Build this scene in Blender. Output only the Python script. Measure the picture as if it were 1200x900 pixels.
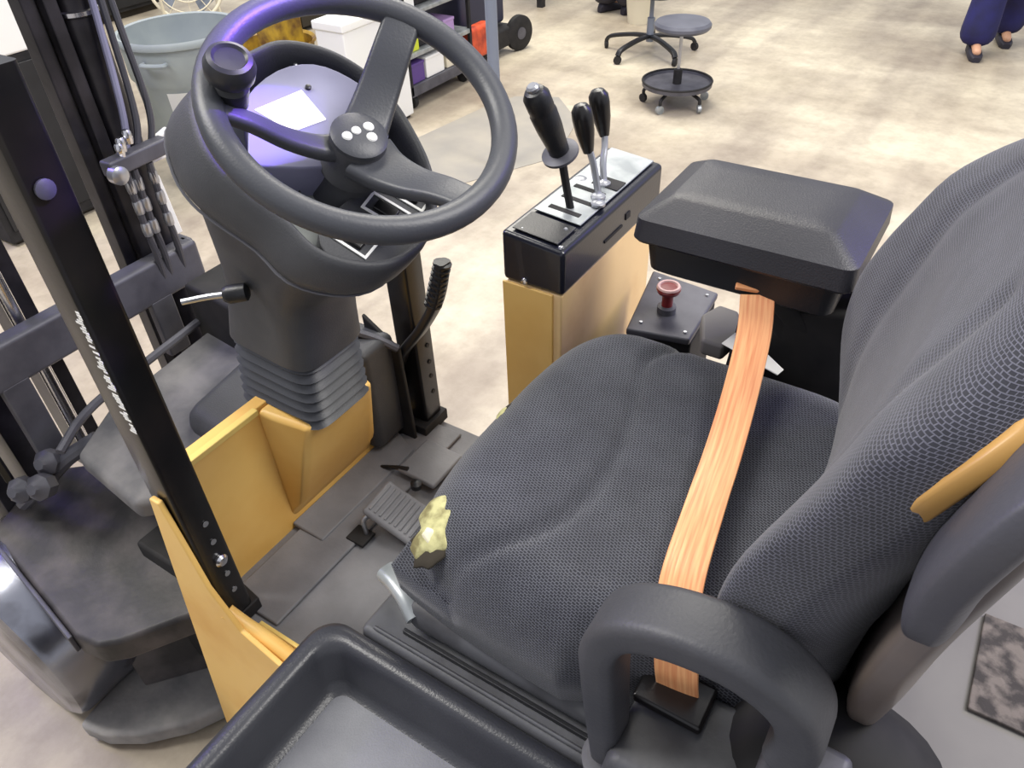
import bpy, bmesh, math, random
from mathutils import Vector, Matrix, noise
random.seed(7)
for o in list(bpy.data.objects): bpy.data.objects.remove(o)
scn = bpy.context.scene
COL = scn.collection

# ------------------------------------------------------------------ camera
def cam_matrix(yaw, pitch, roll, loc):
    f = Vector((math.sin(yaw)*math.cos(pitch), math.cos(yaw)*math.cos(pitch), -math.sin(pitch)))
    r = Vector((math.cos(yaw), -math.sin(yaw), 0)); d = f.cross(r)
    c, s = math.cos(roll), math.sin(roll)
    r2 = r*c - d*s; d2 = r*s + d*c
    m = Matrix.Identity(4)
    for i in range(3):
        m[i][0] = r2[i]; m[i][1] = -d2[i]; m[i][2] = -f[i]; m[i][3] = loc[i]
    return m
cam = bpy.data.cameras.new('camera'); camo = bpy.data.objects.new('camera', cam); COL.objects.link(camo)
cam.sensor_fit = 'HORIZONTAL'; cam.sensor_width = 36; cam.lens = 895.45/1200*36
cam.clip_start = 0.02
camo.matrix_world = cam_matrix(0.97756599, 0.69372751, -0.04444514, (0, 0, 1.86))
scn.camera = camo
# ------------------------------------------------------------------ light and exposure
scn.view_settings.view_transform = 'Standard'; scn.view_settings.look = 'None'
scn.view_settings.gamma = 1; scn.view_settings.use_curve_mapping = False
scn.view_settings.exposure = 0.48
w = bpy.data.worlds.new('hall'); scn.world = w; w.use_nodes = True
w.node_tree.nodes['Background'].inputs[0].default_value = (0.92, 0.93, 1.0, 1)
w.node_tree.nodes['Background'].inputs[1].default_value = 0.52
def area(name, loc, target, sx, sy, power, col):
    l = bpy.data.lights.new(name, 'AREA'); l.shape = 'RECTANGLE'; l.size = sx; l.size_y = sy
    l.energy = power; l.color = col
    o = bpy.data.objects.new(name, l); COL.objects.link(o); o.location = loc
    o.rotation_euler = (Vector(target)-Vector(loc)).to_track_quat('-Z', 'Y').to_euler()
    return o
area('high_bay_light', (-0.6, 3.4, 5.2), (0.7, 0.6, 1.0), 1.0, 2.6, 170, (1, 0.97, 0.90))
area('high_bay_light', (5.5, 3.4, 5.6), (5.2, 3.0, 0), 2.4, 5.0, 290, (1, 0.95, 0.84))
area('high_bay_light', (2.2, -2.4, 5.2), (1.6, 0.0, 0), 1.6, 3.0, 190, (1, 0.97, 0.92))
area('blue_safety_light', (0.1, 5.0, 3.9), (0.7, 0.7, 1.4), 0.9, 0.5, 32, (0.16, 0.08, 1.0))
sp = bpy.data.lights.new('blue_spot_lamp', 'SPOT'); sp.energy = 230; sp.color = (0.20, 0.07, 1.0); sp.spot_size = math.radians(13); sp.spot_blend = .9; sp.shadow_soft_size = .04
spo = bpy.data.objects.new('blue_spot_lamp', sp); COL.objects.link(spo); spo.location = (1.25, 0.15, 2.35)
spo.rotation_euler = (Vector((.60, .79, 1.58))-spo.location).to_track_quat('-Z', 'Y').to_euler()
area('blue_safety_light', (3.4, -1.6, 2.9), (1.0, 0.2, 1.3), 0.8, 0.8, 15, (0.16, 0.09, 1.0))

# ------------------------------------------------------------------ materials
def srgb(r, g, b):
    f = lambda c: (c/255/12.92) if c/255 <= .04045 else ((c/255+.055)/1.055)**2.4
    return (f(r), f(g), f(b), 1)
def material(name, col, rough=.5, metal=0., col2=None, scale=8., lo=.35, hi=.65, bump=0., bscale=60., coat=0., spec=.5, emit=None, detail=4):
    m = bpy.data.materials.new(name); m.use_nodes = True; nt = m.node_tree; N = nt.nodes; L = nt.links
    b = N['Principled BSDF']
    b.inputs['Base Color'].default_value = srgb(*col); b.inputs['Roughness'].default_value = rough
    b.inputs['Metallic'].default_value = metal; b.inputs['Coat Weight'].default_value = coat
    b.inputs['Specular IOR Level'].default_value = spec
    tc = N.new('ShaderNodeTexCoord')
    if col2:
        n = N.new('ShaderNodeTexNoise'); n.inputs['Scale'].default_value = scale; n.inputs['Detail'].default_value = detail
        r = N.new('ShaderNodeValToRGB'); r.color_ramp.elements[0].position = lo; r.color_ramp.elements[1].position = hi
        r.color_ramp.elements[0].color = srgb(*col); r.color_ramp.elements[1].color = srgb(*col2)
        L.new(tc.outputs['Object'], n.inputs['Vector']); L.new(n.outputs['Fac'], r.inputs['Fac']); L.new(r.outputs['Color'], b.inputs['Base Color'])
    if bump:
        n2 = N.new('ShaderNodeTexNoise'); n2.inputs['Scale'].default_value = bscale; n2.inputs['Detail'].default_value = 3
        bp = N.new('ShaderNodeBump'); bp.inputs['Strength'].default_value = bump; bp.inputs['Distance'].default_value = .002
        L.new(tc.outputs['Object'], n2.inputs['Vector']); L.new(n2.outputs['Fac'], bp.inputs['Height']); L.new(bp.outputs['Normal'], b.inputs['Normal'])
    if emit:
        b.inputs['Emission Color'].default_value = srgb(*col); b.inputs['Emission Strength'].default_value = emit
    return m
M = {}
M['rubber'] = material('wheel_rubber', (62, 64, 70), .42, bump=.15, bscale=300)
M['plastic'] = material('textured_plastic', (56, 57, 62), .55, col2=(70, 71, 74), scale=9, bump=.25, bscale=400)
M['plastic_dark'] = material('dark_plastic', (20, 21, 25), .40, col2=(30, 31, 35), scale=6, bump=.15, bscale=300)
M['gloss_black'] = material('gloss_black_paint', (13, 13, 15), .28, col2=(26, 23, 23), scale=14, bump=.08, bscale=90)
M['black_matte'] = material('black_matte', (18, 18, 20), .75, col2=(34, 32, 33), scale=20)
M['grime'] = material('grimy_black_steel', (34, 32, 34), .55, col2=(84, 78, 78), scale=11, lo=.4, hi=.75, bump=.4, bscale=60)
M['grey_rubber'] = material('dusty_rubber', (84, 84, 88), .8, col2=(124, 122, 122), scale=9, bump=.4, bscale=80)
M['steel_grey'] = material('grey_steel', (72, 72, 80), .5, .2, col2=(92, 92, 100), scale=12, bump=.2, bscale=60)
M['mast'] = material('mast_steel', (34, 33, 38), .38, .35, col2=(52, 50, 56), scale=16, bump=.15, bscale=60)
M['chrome'] = material('chrome', (215, 215, 220), .22, 1)
M['polished'] = material('polished_steel', (150, 152, 162), .24, .95, col2=(70, 68, 70), scale=7, lo=.45, hi=.7, bump=.15, bscale=30)
M['yellow'] = material('yellow_paint', (244, 200, 116), .42, col2=(226, 172, 84), scale=5, lo=.4, hi=.75, bump=.05, bscale=50)
M['tan'] = material('tan_worn_paint', (244, 208, 150), .42, col2=(216, 172, 114), scale=7, lo=.5, hi=.85, bump=.1, bscale=80)
M['yellow_edge'] = material('yellow_edge', (240, 208, 120), .35)
M['mat'] = material('floor_mat', (104, 104, 108), .6, col2=(134, 134, 138), scale=7, lo=.3, hi=.7, bump=.3, bscale=150)
M['deck'] = material('deck_paint', (82, 83, 87), .55, col2=(46, 45, 48), scale=10, lo=.45, hi=.75, bump=.2, bscale=120)
M['tray'] = material('tray_plastic', (44, 45, 51), .33, bump=.2, bscale=350, col2=(56, 57, 62), scale=5)
M['tray_floor'] = material('tray_floor', (106, 107, 113), .6, col2=(120, 121, 126), scale=12, bump=.3, bscale=400)
M['pad'] = material('arm_rubber', (56, 57, 62), .5, col2=(70, 70, 74), scale=8, bump=.2, bscale=250)
M['arm_vinyl'] = material('arm_vinyl', (34, 34, 40), .42, bump=.3, bscale=420, col2=(44, 44, 50), scale=6)
M['navy_box'] = material('lever_box_plastic', (20, 22, 34), .3, bump=.1, bscale=200, coat=.2)
M['plate'] = material('brushed_plate', (176, 180, 182), .4, .5, col2=(140, 146, 148), scale=16)
M['white'] = material('white', (240, 240, 236), .5)
M['screen'] = material('lit_screen', (250, 250, 240), .4, emit=.5)
M['shell_reflection'] = material('reflection_yellow', (184, 142, 78), .4, col2=(110, 92, 72), scale=6, lo=.45, hi=.65)  # yellow of the shell's reflection, put into a base colour
M['mud'] = material('dried_mud_rubber', (120, 119, 120), .85, col2=(150, 147, 145), scale=12, bump=.4, bscale=70)
M['seam'] = material('seam_edge', (92, 92, 98), .5)
M['knob'] = material('knob_plastic', (40, 41, 46), .38)
M['pocket'] = material('pocket_grey', (120, 124, 122), .6)
M['lavender'] = material('display_bezel', (140, 140, 168), .45, col2=(120, 120, 146), scale=6)
M['silver'] = material('silver', (176, 178, 184), .3, .8)
M['foam'] = material('exposed_foam', (186, 182, 132), .9, col2=(120, 112, 74), scale=30, lo=.45, hi=.6, bump=.8, bscale=90)
M['foam_white'] = material('torn_lining', (226, 220, 192), .9, bump=.5, bscale=90)
M['thread'] = material('frayed_edge', (50, 44, 34), .9)
M['red'] = material('red_button', (120, 22, 26), .35, coat=.4)
M['pinkring'] = material('button_ring', (206, 168, 166), .35)
M['shell'] = material('seat_shell', (84, 80, 82), .32, col2=(112, 100, 92), scale=5, bump=.1, bscale=50)
M['shell_pod'] = material('shell_pod', (70, 70, 77), .45, bump=.15, bscale=200)
M['hood'] = material('hood_paint', (120, 117, 114), .6, col2=(106, 103, 102), scale=5, bump=.1, bscale=90)
M['tread_pad'] = material('grip_pad', (58, 54, 54), .9, col2=(112, 104, 100), scale=38, lo=.42, hi=.6, bump=1, bscale=70)
M['can'] = material('can_plastic', (148, 156, 156), .55, col2=(134, 143, 146), scale=5)
M['pole'] = material('pole_paint', (120, 128, 142), .4)
M['navy'] = material('navy_trousers', (30, 30, 92), .8, col2=(24, 24, 66), scale=7, bump=.5, bscale=14)
M['skin'] = material('skin', (196, 150, 122), .5)
M['shoe'] = material('dark_shoe', (34, 32, 46), .6)
M['shirt'] = material('blue_shirt', (52, 62, 110), .8)
M['hair'] = material('dark_hair', (36, 28, 24), .7)
M['stool_vinyl'] = material('stool_vinyl', (98, 100, 110), .4, col2=(84, 86, 96), scale=6)
M['orange'] = material('orange_plastic', (214, 84, 44), .5, col2=(150, 50, 34), scale=14)
M['bucket_yellow'] = material('bucket_yellow', (196, 160, 50), .5, col2=(110, 80, 44), scale=10)
M['lime'] = material('lime_plastic', (198, 208, 50), .5)
M['lilac'] = material('lilac_plastic', (170, 140, 190), .5)
M['purple_cloth'] = material('purple_plastic', (86, 60, 130), .5)
M['bluebox'] = material('dark_blue_box', (44, 46, 66), .5)
M['cream'] = material('cream_plastic', (222, 214, 190), .5)

def weave(name, c1, c2, sx, sy, mortar=.12, bump=.6, squash=1.):
    m = bpy.data.materials.new(name); m.use_nodes = True; nt = m.node_tree; N = nt.nodes; L = nt.links
    b = N['Principled BSDF']; b.inputs['Roughness'].default_value = .92
    b.inputs['Sheen Weight'].default_value = .25; b.inputs['Specular IOR Level'].default_value = .25
    uv = N.new('ShaderNodeUVMap'); uv.uv_map = 'weave'
    nz = N.new('ShaderNodeTexNoise'); nz.inputs['Scale'].default_value = 60; nz.inputs['Detail'].default_value = 2
    mp = N.new('ShaderNodeMixRGB'); mp.blend_type = 'LINEAR_LIGHT'; mp.inputs[0].default_value = .0022
    L.new(uv.outputs[0], nz.inputs['Vector']); L.new(uv.outputs[0], mp.inputs[1]); L.new(nz.outputs['Color'], mp.inputs[2])
    br = N.new('ShaderNodeTexBrick'); br.inputs['Scale'].default_value = 1; br.inputs['Brick Width'].default_value = sx
    br.inputs['Row Height'].default_value = sy; br.inputs['Mortar Size'].default_value = sy*mortar; br.inputs['Mortar Smooth'].default_value = .6
    br.inputs['Color1'].default_value = srgb(*c1); br.inputs['Color2'].default_value = srgb(c1[0]+6, c1[1]+6, c1[2]+7); br.inputs['Mortar'].default_value = srgb(*c2)
    L.new(mp.outputs[0], br.inputs['Vector'])
    n2 = N.new('ShaderNodeTexNoise'); n2.inputs['Scale'].default_value = 22; n2.inputs['Detail'].default_value = 5
    L.new(uv.outputs[0], n2.inputs['Vector'])
    mul = N.new('ShaderNodeMixRGB'); mul.blend_type = 'MULTIPLY'; mul.inputs[0].default_value = .55
    r = N.new('ShaderNodeValToRGB'); r.color_ramp.elements[0].position = .3; r.color_ramp.elements[1].position = .7
    r.color_ramp.elements[0].color = (.55, .55, .58, 1)
    L.new(n2.outputs['Fac'], r.inputs[0]); L.new(br.outputs['Color'], mul.inputs[1]); L.new(r.outputs[0], mul.inputs[2])
    L.new(mul.outputs[0], b.inputs['Base Color'])
    bp = N.new('ShaderNodeBump'); bp.inputs['Strength'].default_value = bump; bp.inputs['Distance'].default_value = .0012
    L.new(br.outputs['Fac'], bp.inputs['Height']); L.new(bp.outputs['Normal'], b.inputs['Normal'])
    return m
M['cushion'] = weave('cushion_fabric', (38, 39, 46), (92, 94, 103), .0056, .0034, .2, .6)
M['back'] = weave('backrest_fabric', (48, 49, 56), (98, 99, 111), .0050, .0037, .17, .6)

def belt_mat():
    m = bpy.data.materials.new('orange_webbing'); m.use_nodes = True; nt = m.node_tree; N = nt.nodes; L = nt.links
    b = N['Principled BSDF']; b.inputs['Roughness'].default_value = .33
    uv = N.new('ShaderNodeUVMap'); uv.uv_map = 'weave'
    mpn = N.new('ShaderNodeMapping'); mpn.inputs['Scale'].default_value = (260, 9, 1)
    L.new(uv.outputs[0], mpn.inputs[0])
    n = N.new('ShaderNodeTexNoise'); n.inputs['Scale'].default_value = 1; n.inputs['Detail'].default_value = 3
    L.new(mpn.outputs[0], n.inputs['Vector'])
    r = N.new('ShaderNodeValToRGB'); e = r.color_ramp.elements
    e[0].position = .35; e[0].color = srgb(216, 138, 92); e[1].position = .65; e[1].color = srgb(240, 180, 126)
    L.new(n.outputs['Fac'], r.inputs[0]); L.new(r.outputs[0], b.inputs['Base Color'])
    bp = N.new('ShaderNodeBump'); bp.inputs['Strength'].default_value = .25; bp.inputs['Distance'].default_value = .0008
    L.new(n.outputs['Fac'], bp.inputs['Height']); L.new(bp.outputs[0], b.inputs['Normal'])
    return m
M['belt'] = belt_mat()

def concrete():
    m = bpy.data.materials.new('concrete_floor'); m.use_nodes = True; nt = m.node_tree; N = nt.nodes; L = nt.links
    b = N['Principled BSDF']
    tc = N.new('ShaderNodeTexCoord')
    def noi(s, d=4, sc=None, rough=.5):
        n = N.new('ShaderNodeTexNoise'); n.inputs['Scale'].default_value = s; n.inputs['Detail'].default_value = d; n.inputs['Roughness'].default_value = rough
        if sc:
            mp = N.new('ShaderNodeMapping'); mp.inputs['Scale'].default_value = sc; mp.inputs['Rotation'].default_value = (0, 0, .5)
            L.new(tc.outputs['Object'], mp.inputs[0]); L.new(mp.outputs[0], n.inputs['Vector'])
        else: L.new(tc.outputs['Object'], n.inputs['Vector'])
        return n
    def ramp(n, a, ca, z, cz):
        r = N.new('ShaderNodeValToRGB'); r.color_ramp.elements[0].position = a; r.color_ramp.elements[1].position = z
        r.color_ramp.elements[0].color = ca; r.color_ramp.elements[1].color = cz; L.new(n.outputs['Fac'], r.inputs[0]); return r
    a = ramp(noi(1.5, 6, (1, .4, 1)), .34, srgb(164, 152, 134), .64, srgb(208, 198, 176))
    s = ramp(noi(9, 6, None, .7), .35, (.76, .75, .74, 1), .6, (1, 1, 1, 1))
    t = ramp(noi(1.1, 5, (.35, 2.6, 1)), .36, (.66, .64, .66, 1), .56, (1, 1, 1, 1))
    def mul(x, y, f):
        k = N.new('ShaderNodeMixRGB'); k.blend_type = 'MULTIPLY'; k.inputs[0].default_value = f
        L.new(x.outputs[0], k.inputs[1]); L.new(y.outputs[0], k.inputs[2]); return k
    c = mul(mul(a, s, .8), t, .8)
    # broad darker area of concrete with a ragged edge
    vm = N.new('ShaderNodeVectorMath'); vm.operation = 'SUBTRACT'; vm.inputs[1].default_value = (6.0, 3.9, 0)
    wn = noi(1.4, 5); ad = N.new('ShaderNodeMixRGB'); ad.blend_type = 'ADD'; ad.inputs[0].default_value = 1.6
    L.new(tc.outputs['Object'], ad.inputs[1]); L.new(wn.outputs['Color'], ad.inputs[2]); L.new(ad.outputs[0], vm.inputs[0])
    ln = N.new('ShaderNodeVectorMath'); ln.operation = 'LENGTH'; L.new(vm.outputs[0], ln.inputs[0])
    dr = N.new('ShaderNodeValToRGB'); dr.color_ramp.elements[0].position = .45; dr.color_ramp.elements[1].position = .85
    dr.color_ramp.elements[0].color = (.58, .55, .54, 1); dr.color_ramp.elements[1].color = (1, 1, 1, 1)
    mr = N.new('ShaderNodeMath'); mr.operation = 'DIVIDE'; mr.inputs[1].default_value = 3.2
    L.new(ln.outputs['Value'], mr.inputs[0]); L.new(mr.outputs[0], dr.inputs[0]); c = mul(c, dr, 1.)
    L.new(c.outputs[0], b.inputs['Base Color'])
    rr = N.new('ShaderNodeMapRange'); rr.inputs[3].default_value = .35; rr.inputs[4].default_value = .65
    L.new(noi(3, 4).outputs['Fac'], rr.inputs[0]); L.new(rr.outputs[0], b.inputs['Roughness'])
    return m
M['concrete'] = concrete()
M['floor_patch'] = material('grey_floor_shade', (146, 142, 134), .55, col2=(160, 154, 142), scale=4, lo=.4, hi=.7)

# ------------------------------------------------------------------ object helpers
LOC = {}
def thing(name, loc, label, cat, group=None):
    o = bpy.data.objects.new(name, None); COL.objects.link(o); o.location = loc; o.empty_display_size = .1
    LOC[o.name] = Vector(loc); o['label'] = label; o['category'] = cat
    if group: o['group'] = group
    return o
def finish(name, bm, mat, parent=None, smooth=True, label=None, cat=None, group=None, kind=None, bevel=0., sub=0, angle=35, flip=True):
    if flip: bmesh.ops.recalc_face_normals(bm, faces=bm.faces)
    vs = [v.co for v in bm.verts]
    lo = Vector([min(v[i] for v in vs) for i in range(3)]); hi = Vector([max(v[i] for v in vs) for i in range(3)])
    c = (lo+hi)/2
    if parent is None and cat: c.z = lo.z
    bmesh.ops.translate(bm, verts=bm.verts, vec=-c)
    me = bpy.data.meshes.new(name); bm.to_mesh(me); bm.free()
    o = bpy.data.objects.new(name, me); COL.objects.link(o)
    for mm in (mat if isinstance(mat, (list, tuple)) else [mat]): me.materials.append(mm)
    if parent: o.parent = parent; o.location = c - LOC[parent.name]
    else: o.location = c
    LOC[o.name] = c
    if bevel:
        md = o.modifiers.new('bevel', 'BEVEL'); md.width = bevel; md.segments = 3; md.limit_method = 'ANGLE'; md.angle_limit = math.radians(30)
    if sub:
        md = o.modifiers.new('sub', 'SUBSURF'); md.levels = sub; md.render_levels = sub
    if smooth:
        for p in me.polygons: p.use_smooth = True
        if angle:
            if bevel: 
                md = o.modifiers.new('wn', 'WEIGHTED_NORMAL')
            else:
                me.set_sharp_from_angle(angle=math.radians(angle))
    if label: o['label'] = label
    if cat: o['category'] = cat
    if group: o['group'] = group
    if kind: o['kind'] = kind
    return o
def BM(): return bmesh.new()
def add_box(bm, lo, hi, mat=None):
    vs = [bm.verts.new((x, y, z)) for x in (lo[0], hi[0]) for y in (lo[1], hi[1]) for z in (lo[2], hi[2])]
    for f in ((0,1,3,2),(4,6,7,5),(0,4,5,1),(2,3,7,6),(0,2,6,4),(1,5,7,3)): bm.faces.new([vs[i] for i in f])
    if mat is not None: bmesh.ops.transform(bm, matrix=mat, verts=vs)
    return vs
def box(name, lo, hi, mat, parent=None, bevel=.004, **k):
    bm = BM(); add_box(bm, lo, hi); return finish(name, bm, mat, parent, bevel=bevel, **k)
def frame_m(o, z, x=(1, 0, 0)):
    z = Vector(z).normalized(); x = Vector(x); x = (x - z*x.dot(z))
    if x.length < 1e-5: x = Vector((0, 1, 0)); x = x - z*x.dot(z)
    x.normalize(); y = z.cross(x)
    m = Matrix.Identity(4)
    for i in range(3): m[i][0] = x[i]; m[i][1] = y[i]; m[i][2] = z[i]; m[i][3] = o[i]
    return m
def add_lathe(bm, prof, origin, axis, seg=32, x=(1, 0, 0), capped=True):
    m = frame_m(origin, axis, x); rings = []
    for r, h in prof:
        rings.append([bm.verts.new(m @ Vector((r*math.cos(2*math.pi*i/seg), r*math.sin(2*math.pi*i/seg), h))) for i in range(seg)])
    for a, b in zip(rings, rings[1:]):
        for i in range(seg): bm.faces.new((a[i], a[(i+1) % seg], b[(i+1) % seg], b[i]))
    if capped:
        bm.faces.new(rings[0][::-1]); bm.faces.new(rings[-1])
def lathe(name, prof, origin, axis, mat, parent=None, seg=32, **k):
    bm = BM(); add_lathe(bm, prof, origin, axis, seg); return finish(name, bm, mat, parent, **k)
def smooth_path(pts, n=6, closed=False):
    P = [Vector(p) for p in pts]; out = []; L = len(P)
    for i in range(L if closed else L-1):
        p1, p2 = P[i], P[(i+1) % L]
        p0 = P[(i-1) % L] if (closed or i > 0) else p1*2-p2
        p3 = P[(i+2) % L] if (closed or i < L-2) else p2*2-p1
        for k in range(n):
            t = k/n
            out.append(.5*((2*p1)+(-p0+p2)*t+(2*p0-5*p1+4*p2-p3)*t*t+(-p0+3*p1-3*p2+p3)*t**3))
    if not closed: out.append(P[-1])
    return out
def add_sweep(bm, path, section, up=(0, 0, 1), closed=False, radii=None, uvl=None):
    """section: list of (a,b) in the plane (side, up); path list of Vectors"""
    n = len(path); rings = []; up = Vector(up)
    side_prev = None; s = 0
    for i, p in enumerate(path):
        if closed: t = path[(i+1) % n]-path[i-1]
        else: t = path[min(i+1, n-1)]-path[max(i-1, 0)]
        t.normalize()
        side = t.cross(up)
        if side.length < 1e-4: side = side_prev or Vector((1, 0, 0))
        side.normalize()
        if side_prev and side.dot(side_prev) < -0.2: side = -side
        side_prev = side; u2 = side.cross(t).normalized()
        k = radii[i] if radii else 1
        rings.append([bm.verts.new(p+side*a*k+u2*b*k) for a, b in section])
    m = len(section)
    rng = range(n) if closed else range(n-1)
    for i in rng:
        a, b = rings[i], rings[(i+1) % n]
        for j in range(m): bm.faces.new((a[j], a[(j+1) % m], b[(j+1) % m], b[j]))
    if not closed:
        bm.faces.new(rings[0][::-1]); bm.faces.new(rings[-1])
def circ(r, n=12): return [(r*math.cos(2*math.pi*i/n), r*math.sin(2*math.pi*i/n)) for i in range(n)]
def rrect(a, b, r, n=4):
    out = []
    for cx, cy, s in ((a-r, b-r, 0), (-a+r, b-r, 90), (-a+r, -b+r, 180), (a-r, -b+r, 270)):
        for k in range(n+1):
            t = math.radians(s+90*k/n); out.append((cx+r*math.cos(t), cy+r*math.sin(t)))
    return out
def tube(name, pts, r, mat, parent=None, n=6, seg=12, closed=False, up=(0, 0, 1), section=None, radii=None, **k):
    bm = BM(); path = smooth_path(pts, n, closed) if n > 1 else [Vector(p) for p in pts]
    add_sweep(bm, path, section or circ(r, seg), up, closed, radii)
    return finish(name, bm, mat, parent, **k)
def add_prism(bm, pts, vec):
    a = [bm.verts.new(Vector(p)) for p in pts]; b = [bm.verts.new(Vector(p)+Vector(vec)) for p in pts]
    bm.faces.new(a[::-1]); bm.faces.new(b)
    for i in range(len(a)): bm.faces.new((a[i], a[(i+1) % len(a)], b[(i+1) % len(a)], b[i]))
def prism(name, pts, vec, mat, parent=None, bevel=.003, **k):
    bm = BM(); add_prism(bm, pts, vec); return finish(name, bm, mat, parent, bevel=bevel, **k)
def loft(name, rings, mat, parent=None, uv=False, caps=True, closed=True, **k):
    bm = BM(); uvl = bm.loops.layers.uv.new('weave') if uv else None
    R = [[bm.verts.new(Vector(p)) for p in r] for r in rings]; m = len(R[0])
    us = []
    mid = rings[len(rings)//2]; acc = [0]
    for j in range(m): acc.append(acc[-1]+(Vector(mid[(j+1) % m])-Vector(mid[j])).length)
    vacc = [0]
    for i in range(len(rings)-1): vacc.append(vacc[-1]+max((Vector(rings[i+1][q])-Vector(rings[i][q])).length for q in range(0, m, max(1, m//8))))
    for i in range(len(R)-1):
        for j in range(m):
            f = bm.faces.new((R[i][j], R[i][(j+1) % m], R[i+1][(j+1) % m], R[i+1][j]))
            if uv:
                for lp, (u_, v_) in zip(f.loops, ((acc[j], vacc[i]), (acc[j+1], vacc[i]), (acc[j+1], vacc[i+1]), (acc[j], vacc[i+1]))): lp[uvl].uv = (u_, v_)
    if caps: bm.faces.new(R[0][::-1]); bm.faces.new(R[-1])
    return finish(name, bm, mat, parent, **k)

# ================================================================== SETTING
bm = BM(); add_box(bm, (-6, -8, -.1), (16, 18, 0)); finish('floor', bm, M['concrete'], kind='structure', smooth=False)
# grey polygon on the concrete, floor shade put into its colour
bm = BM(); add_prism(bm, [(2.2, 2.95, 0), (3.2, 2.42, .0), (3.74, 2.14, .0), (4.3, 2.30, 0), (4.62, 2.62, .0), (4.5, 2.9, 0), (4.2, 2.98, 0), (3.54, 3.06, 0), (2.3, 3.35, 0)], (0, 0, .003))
finish('floor_shade_1', bm, M['floor_patch'], kind='structure', smooth=False)

# ================================================================== FORKLIFT
FL = thing('forklift', (.68, .5, 0), 'yellow and black sit-down forklift seen over its seat, steering wheel, levers and mast', 'forklift')
P = FL
CX = .68
# ---- steering wheel frame
Cw = Vector((.669, .6447, 1.5365)); nW = Vector((-.154, -.498, .853)).normalized(); uW = Vector((.984, 0, .178)); uW = (uW-nW*uW.dot(nW)).normalized(); vW = nW.cross(uW)
def W(u, v, h=0.): return Cw+uW*u+vW*v+nW*h
ring = [W(.1745*math.cos(2*math.pi*i/72), .1745*math.sin(2*math.pi*i/72)) for i in range(72)]
bm = BM(); add_sweep(bm, ring, circ(.0168, 16), nW, True)
SW = finish('steering_wheel', bm, M['rubber'], P, label='charcoal three spoke steering wheel with spinner knob')
def spoke(ang, w0, w1):
    a = math.radians(ang); c, s = math.cos(a), math.sin(a)
    pts = [(.02, -.070), (.05, -.066), (.09, -.048), (.13, -.020), (.165, -.001)]
    path = smooth_path([W(c*r, s*r, h) for r, h in pts], 4)
    bm = BM(); n = len(path); rings = []
    side = (uW*(-s)+vW*c)
    for i, p in enumerate(path):
        t = i/(n-1); ww = w0*(1-t)**1.6+w1*(1-(1-t)**1.6); th = .011-.003*t
        tan = (path[min(i+1, n-1)]-path[max(i-1, 0)]).normalized(); up = side.cross(tan)
        if up.dot(nW) < 0: up = -up
        rings.append([p+side*a2*1+up*b2 for a2, b2 in rrect(ww, th, th*.8)])
    return loft('spoke', rings, M['rubber'], SW)
spoke(21, .032, .0245); spoke(142, .019, .0115); spoke(264, .042, .021)
lathe('hub', [(.044, -.105), (.042, -.09), (.036, -.075), (.036, -.056), (.034, -.052)], W(0, 0, 0), nW, M['plastic'], SW)
lathe('hub_cap', [(.036, -.052), (.036, -.047), (.030, -.0435), (.012, -.042), (.001, -.042)], W(0, 0, 0), nW, M['rubber'], SW)
bm = BM()
for a, b, r in ((-.016, .007, .0068), (-.001, .005, .0066), (.016, -.001, .0072), (.006, -.014, .0072)):
    add_lathe(bm, [(r, 0), (r*.8, .002), (.0005, .0024)], W(a, b, -.0425), nW, 14)
finish('hub_emblem', bm, M['white'], SW, label='white clustered dots emblem')
kb = W(-.101, .112, .0)
kn = lathe('spinner_knob', [(.012, 0), (.012, .018), (.022, .022), (.027, .028), (.028, .040), (.024, .050), (.019, .052), (.016, .049), (.001, .048)], kb, nW, M['knob'], SW, label='dark grey spinner knob')
lathe('knob_clamp', [(.018, -.02), (.021, -.012), (.021, .012), (.015, .018)], kb, nW, M['plastic_dark'], SW)
lathe('column_shaft', [(.050, -.23), (.050, -.15), (.040, -.125), (.034, -.10)], W(0, 0, 0), nW, M['plastic'], P)

# ---- console shell
def from_uv(pts, h): return [W(a, b, h) for a, b in pts]
lip = [(-.136, .059), (-.134, .100), (-.117, .144), (-.075, .195), (-.02, .205), (.04, .200), (.085, .190), (.125, .145), (.140, .085), (.132, .03), (.110, -.02), (.078, -.072), (.030, -.118), (-.026, -.140), (-.080, -.135), (-.118, -.105), (-.141, -.055), (-.133, .001)]
def closed2(pts, n=3):
    q = smooth_path([Vector((a, b, 0)) for a, b in pts], n, True); return [(p.x, p.y) for p in q]
lipd = closed2(lip)
cu = sum(a for a, b in lipd)/len(lipd); cv = sum(b for a, b in lipd)/len(lipd)
def scaled(s, du=0, dv=0): return [((a-cu)*s+cu+du, (b-cv)*s+cv+dv) for a, b in lipd]
nl = len(lipd)
def world_ring(cx, cy, cz, a, b, tiltv=0., e=3.2):
    """superellipse ring matched in angle to the lip points"""
    out = []
    for (p, q) in lipd:
        t = math.atan2(q-cv, p-cu); c, s = math.cos(t), math.sin(t)
        r = (abs(c/a)**e+abs(s/b)**e)**(-1/e)
        out.append(Vector((cx+r*c, cy+r*s, cz+tiltv*r*s)))
    return out
hood = lambda v: max(0., (v-.02)/.18)
top = [W(a, b, -.100+.014*hood(b)) for a, b in scaled(1.0)]
topin = [W(a, b, -.100+.014*hood(b)) for a, b in scaled(.95)]
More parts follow.
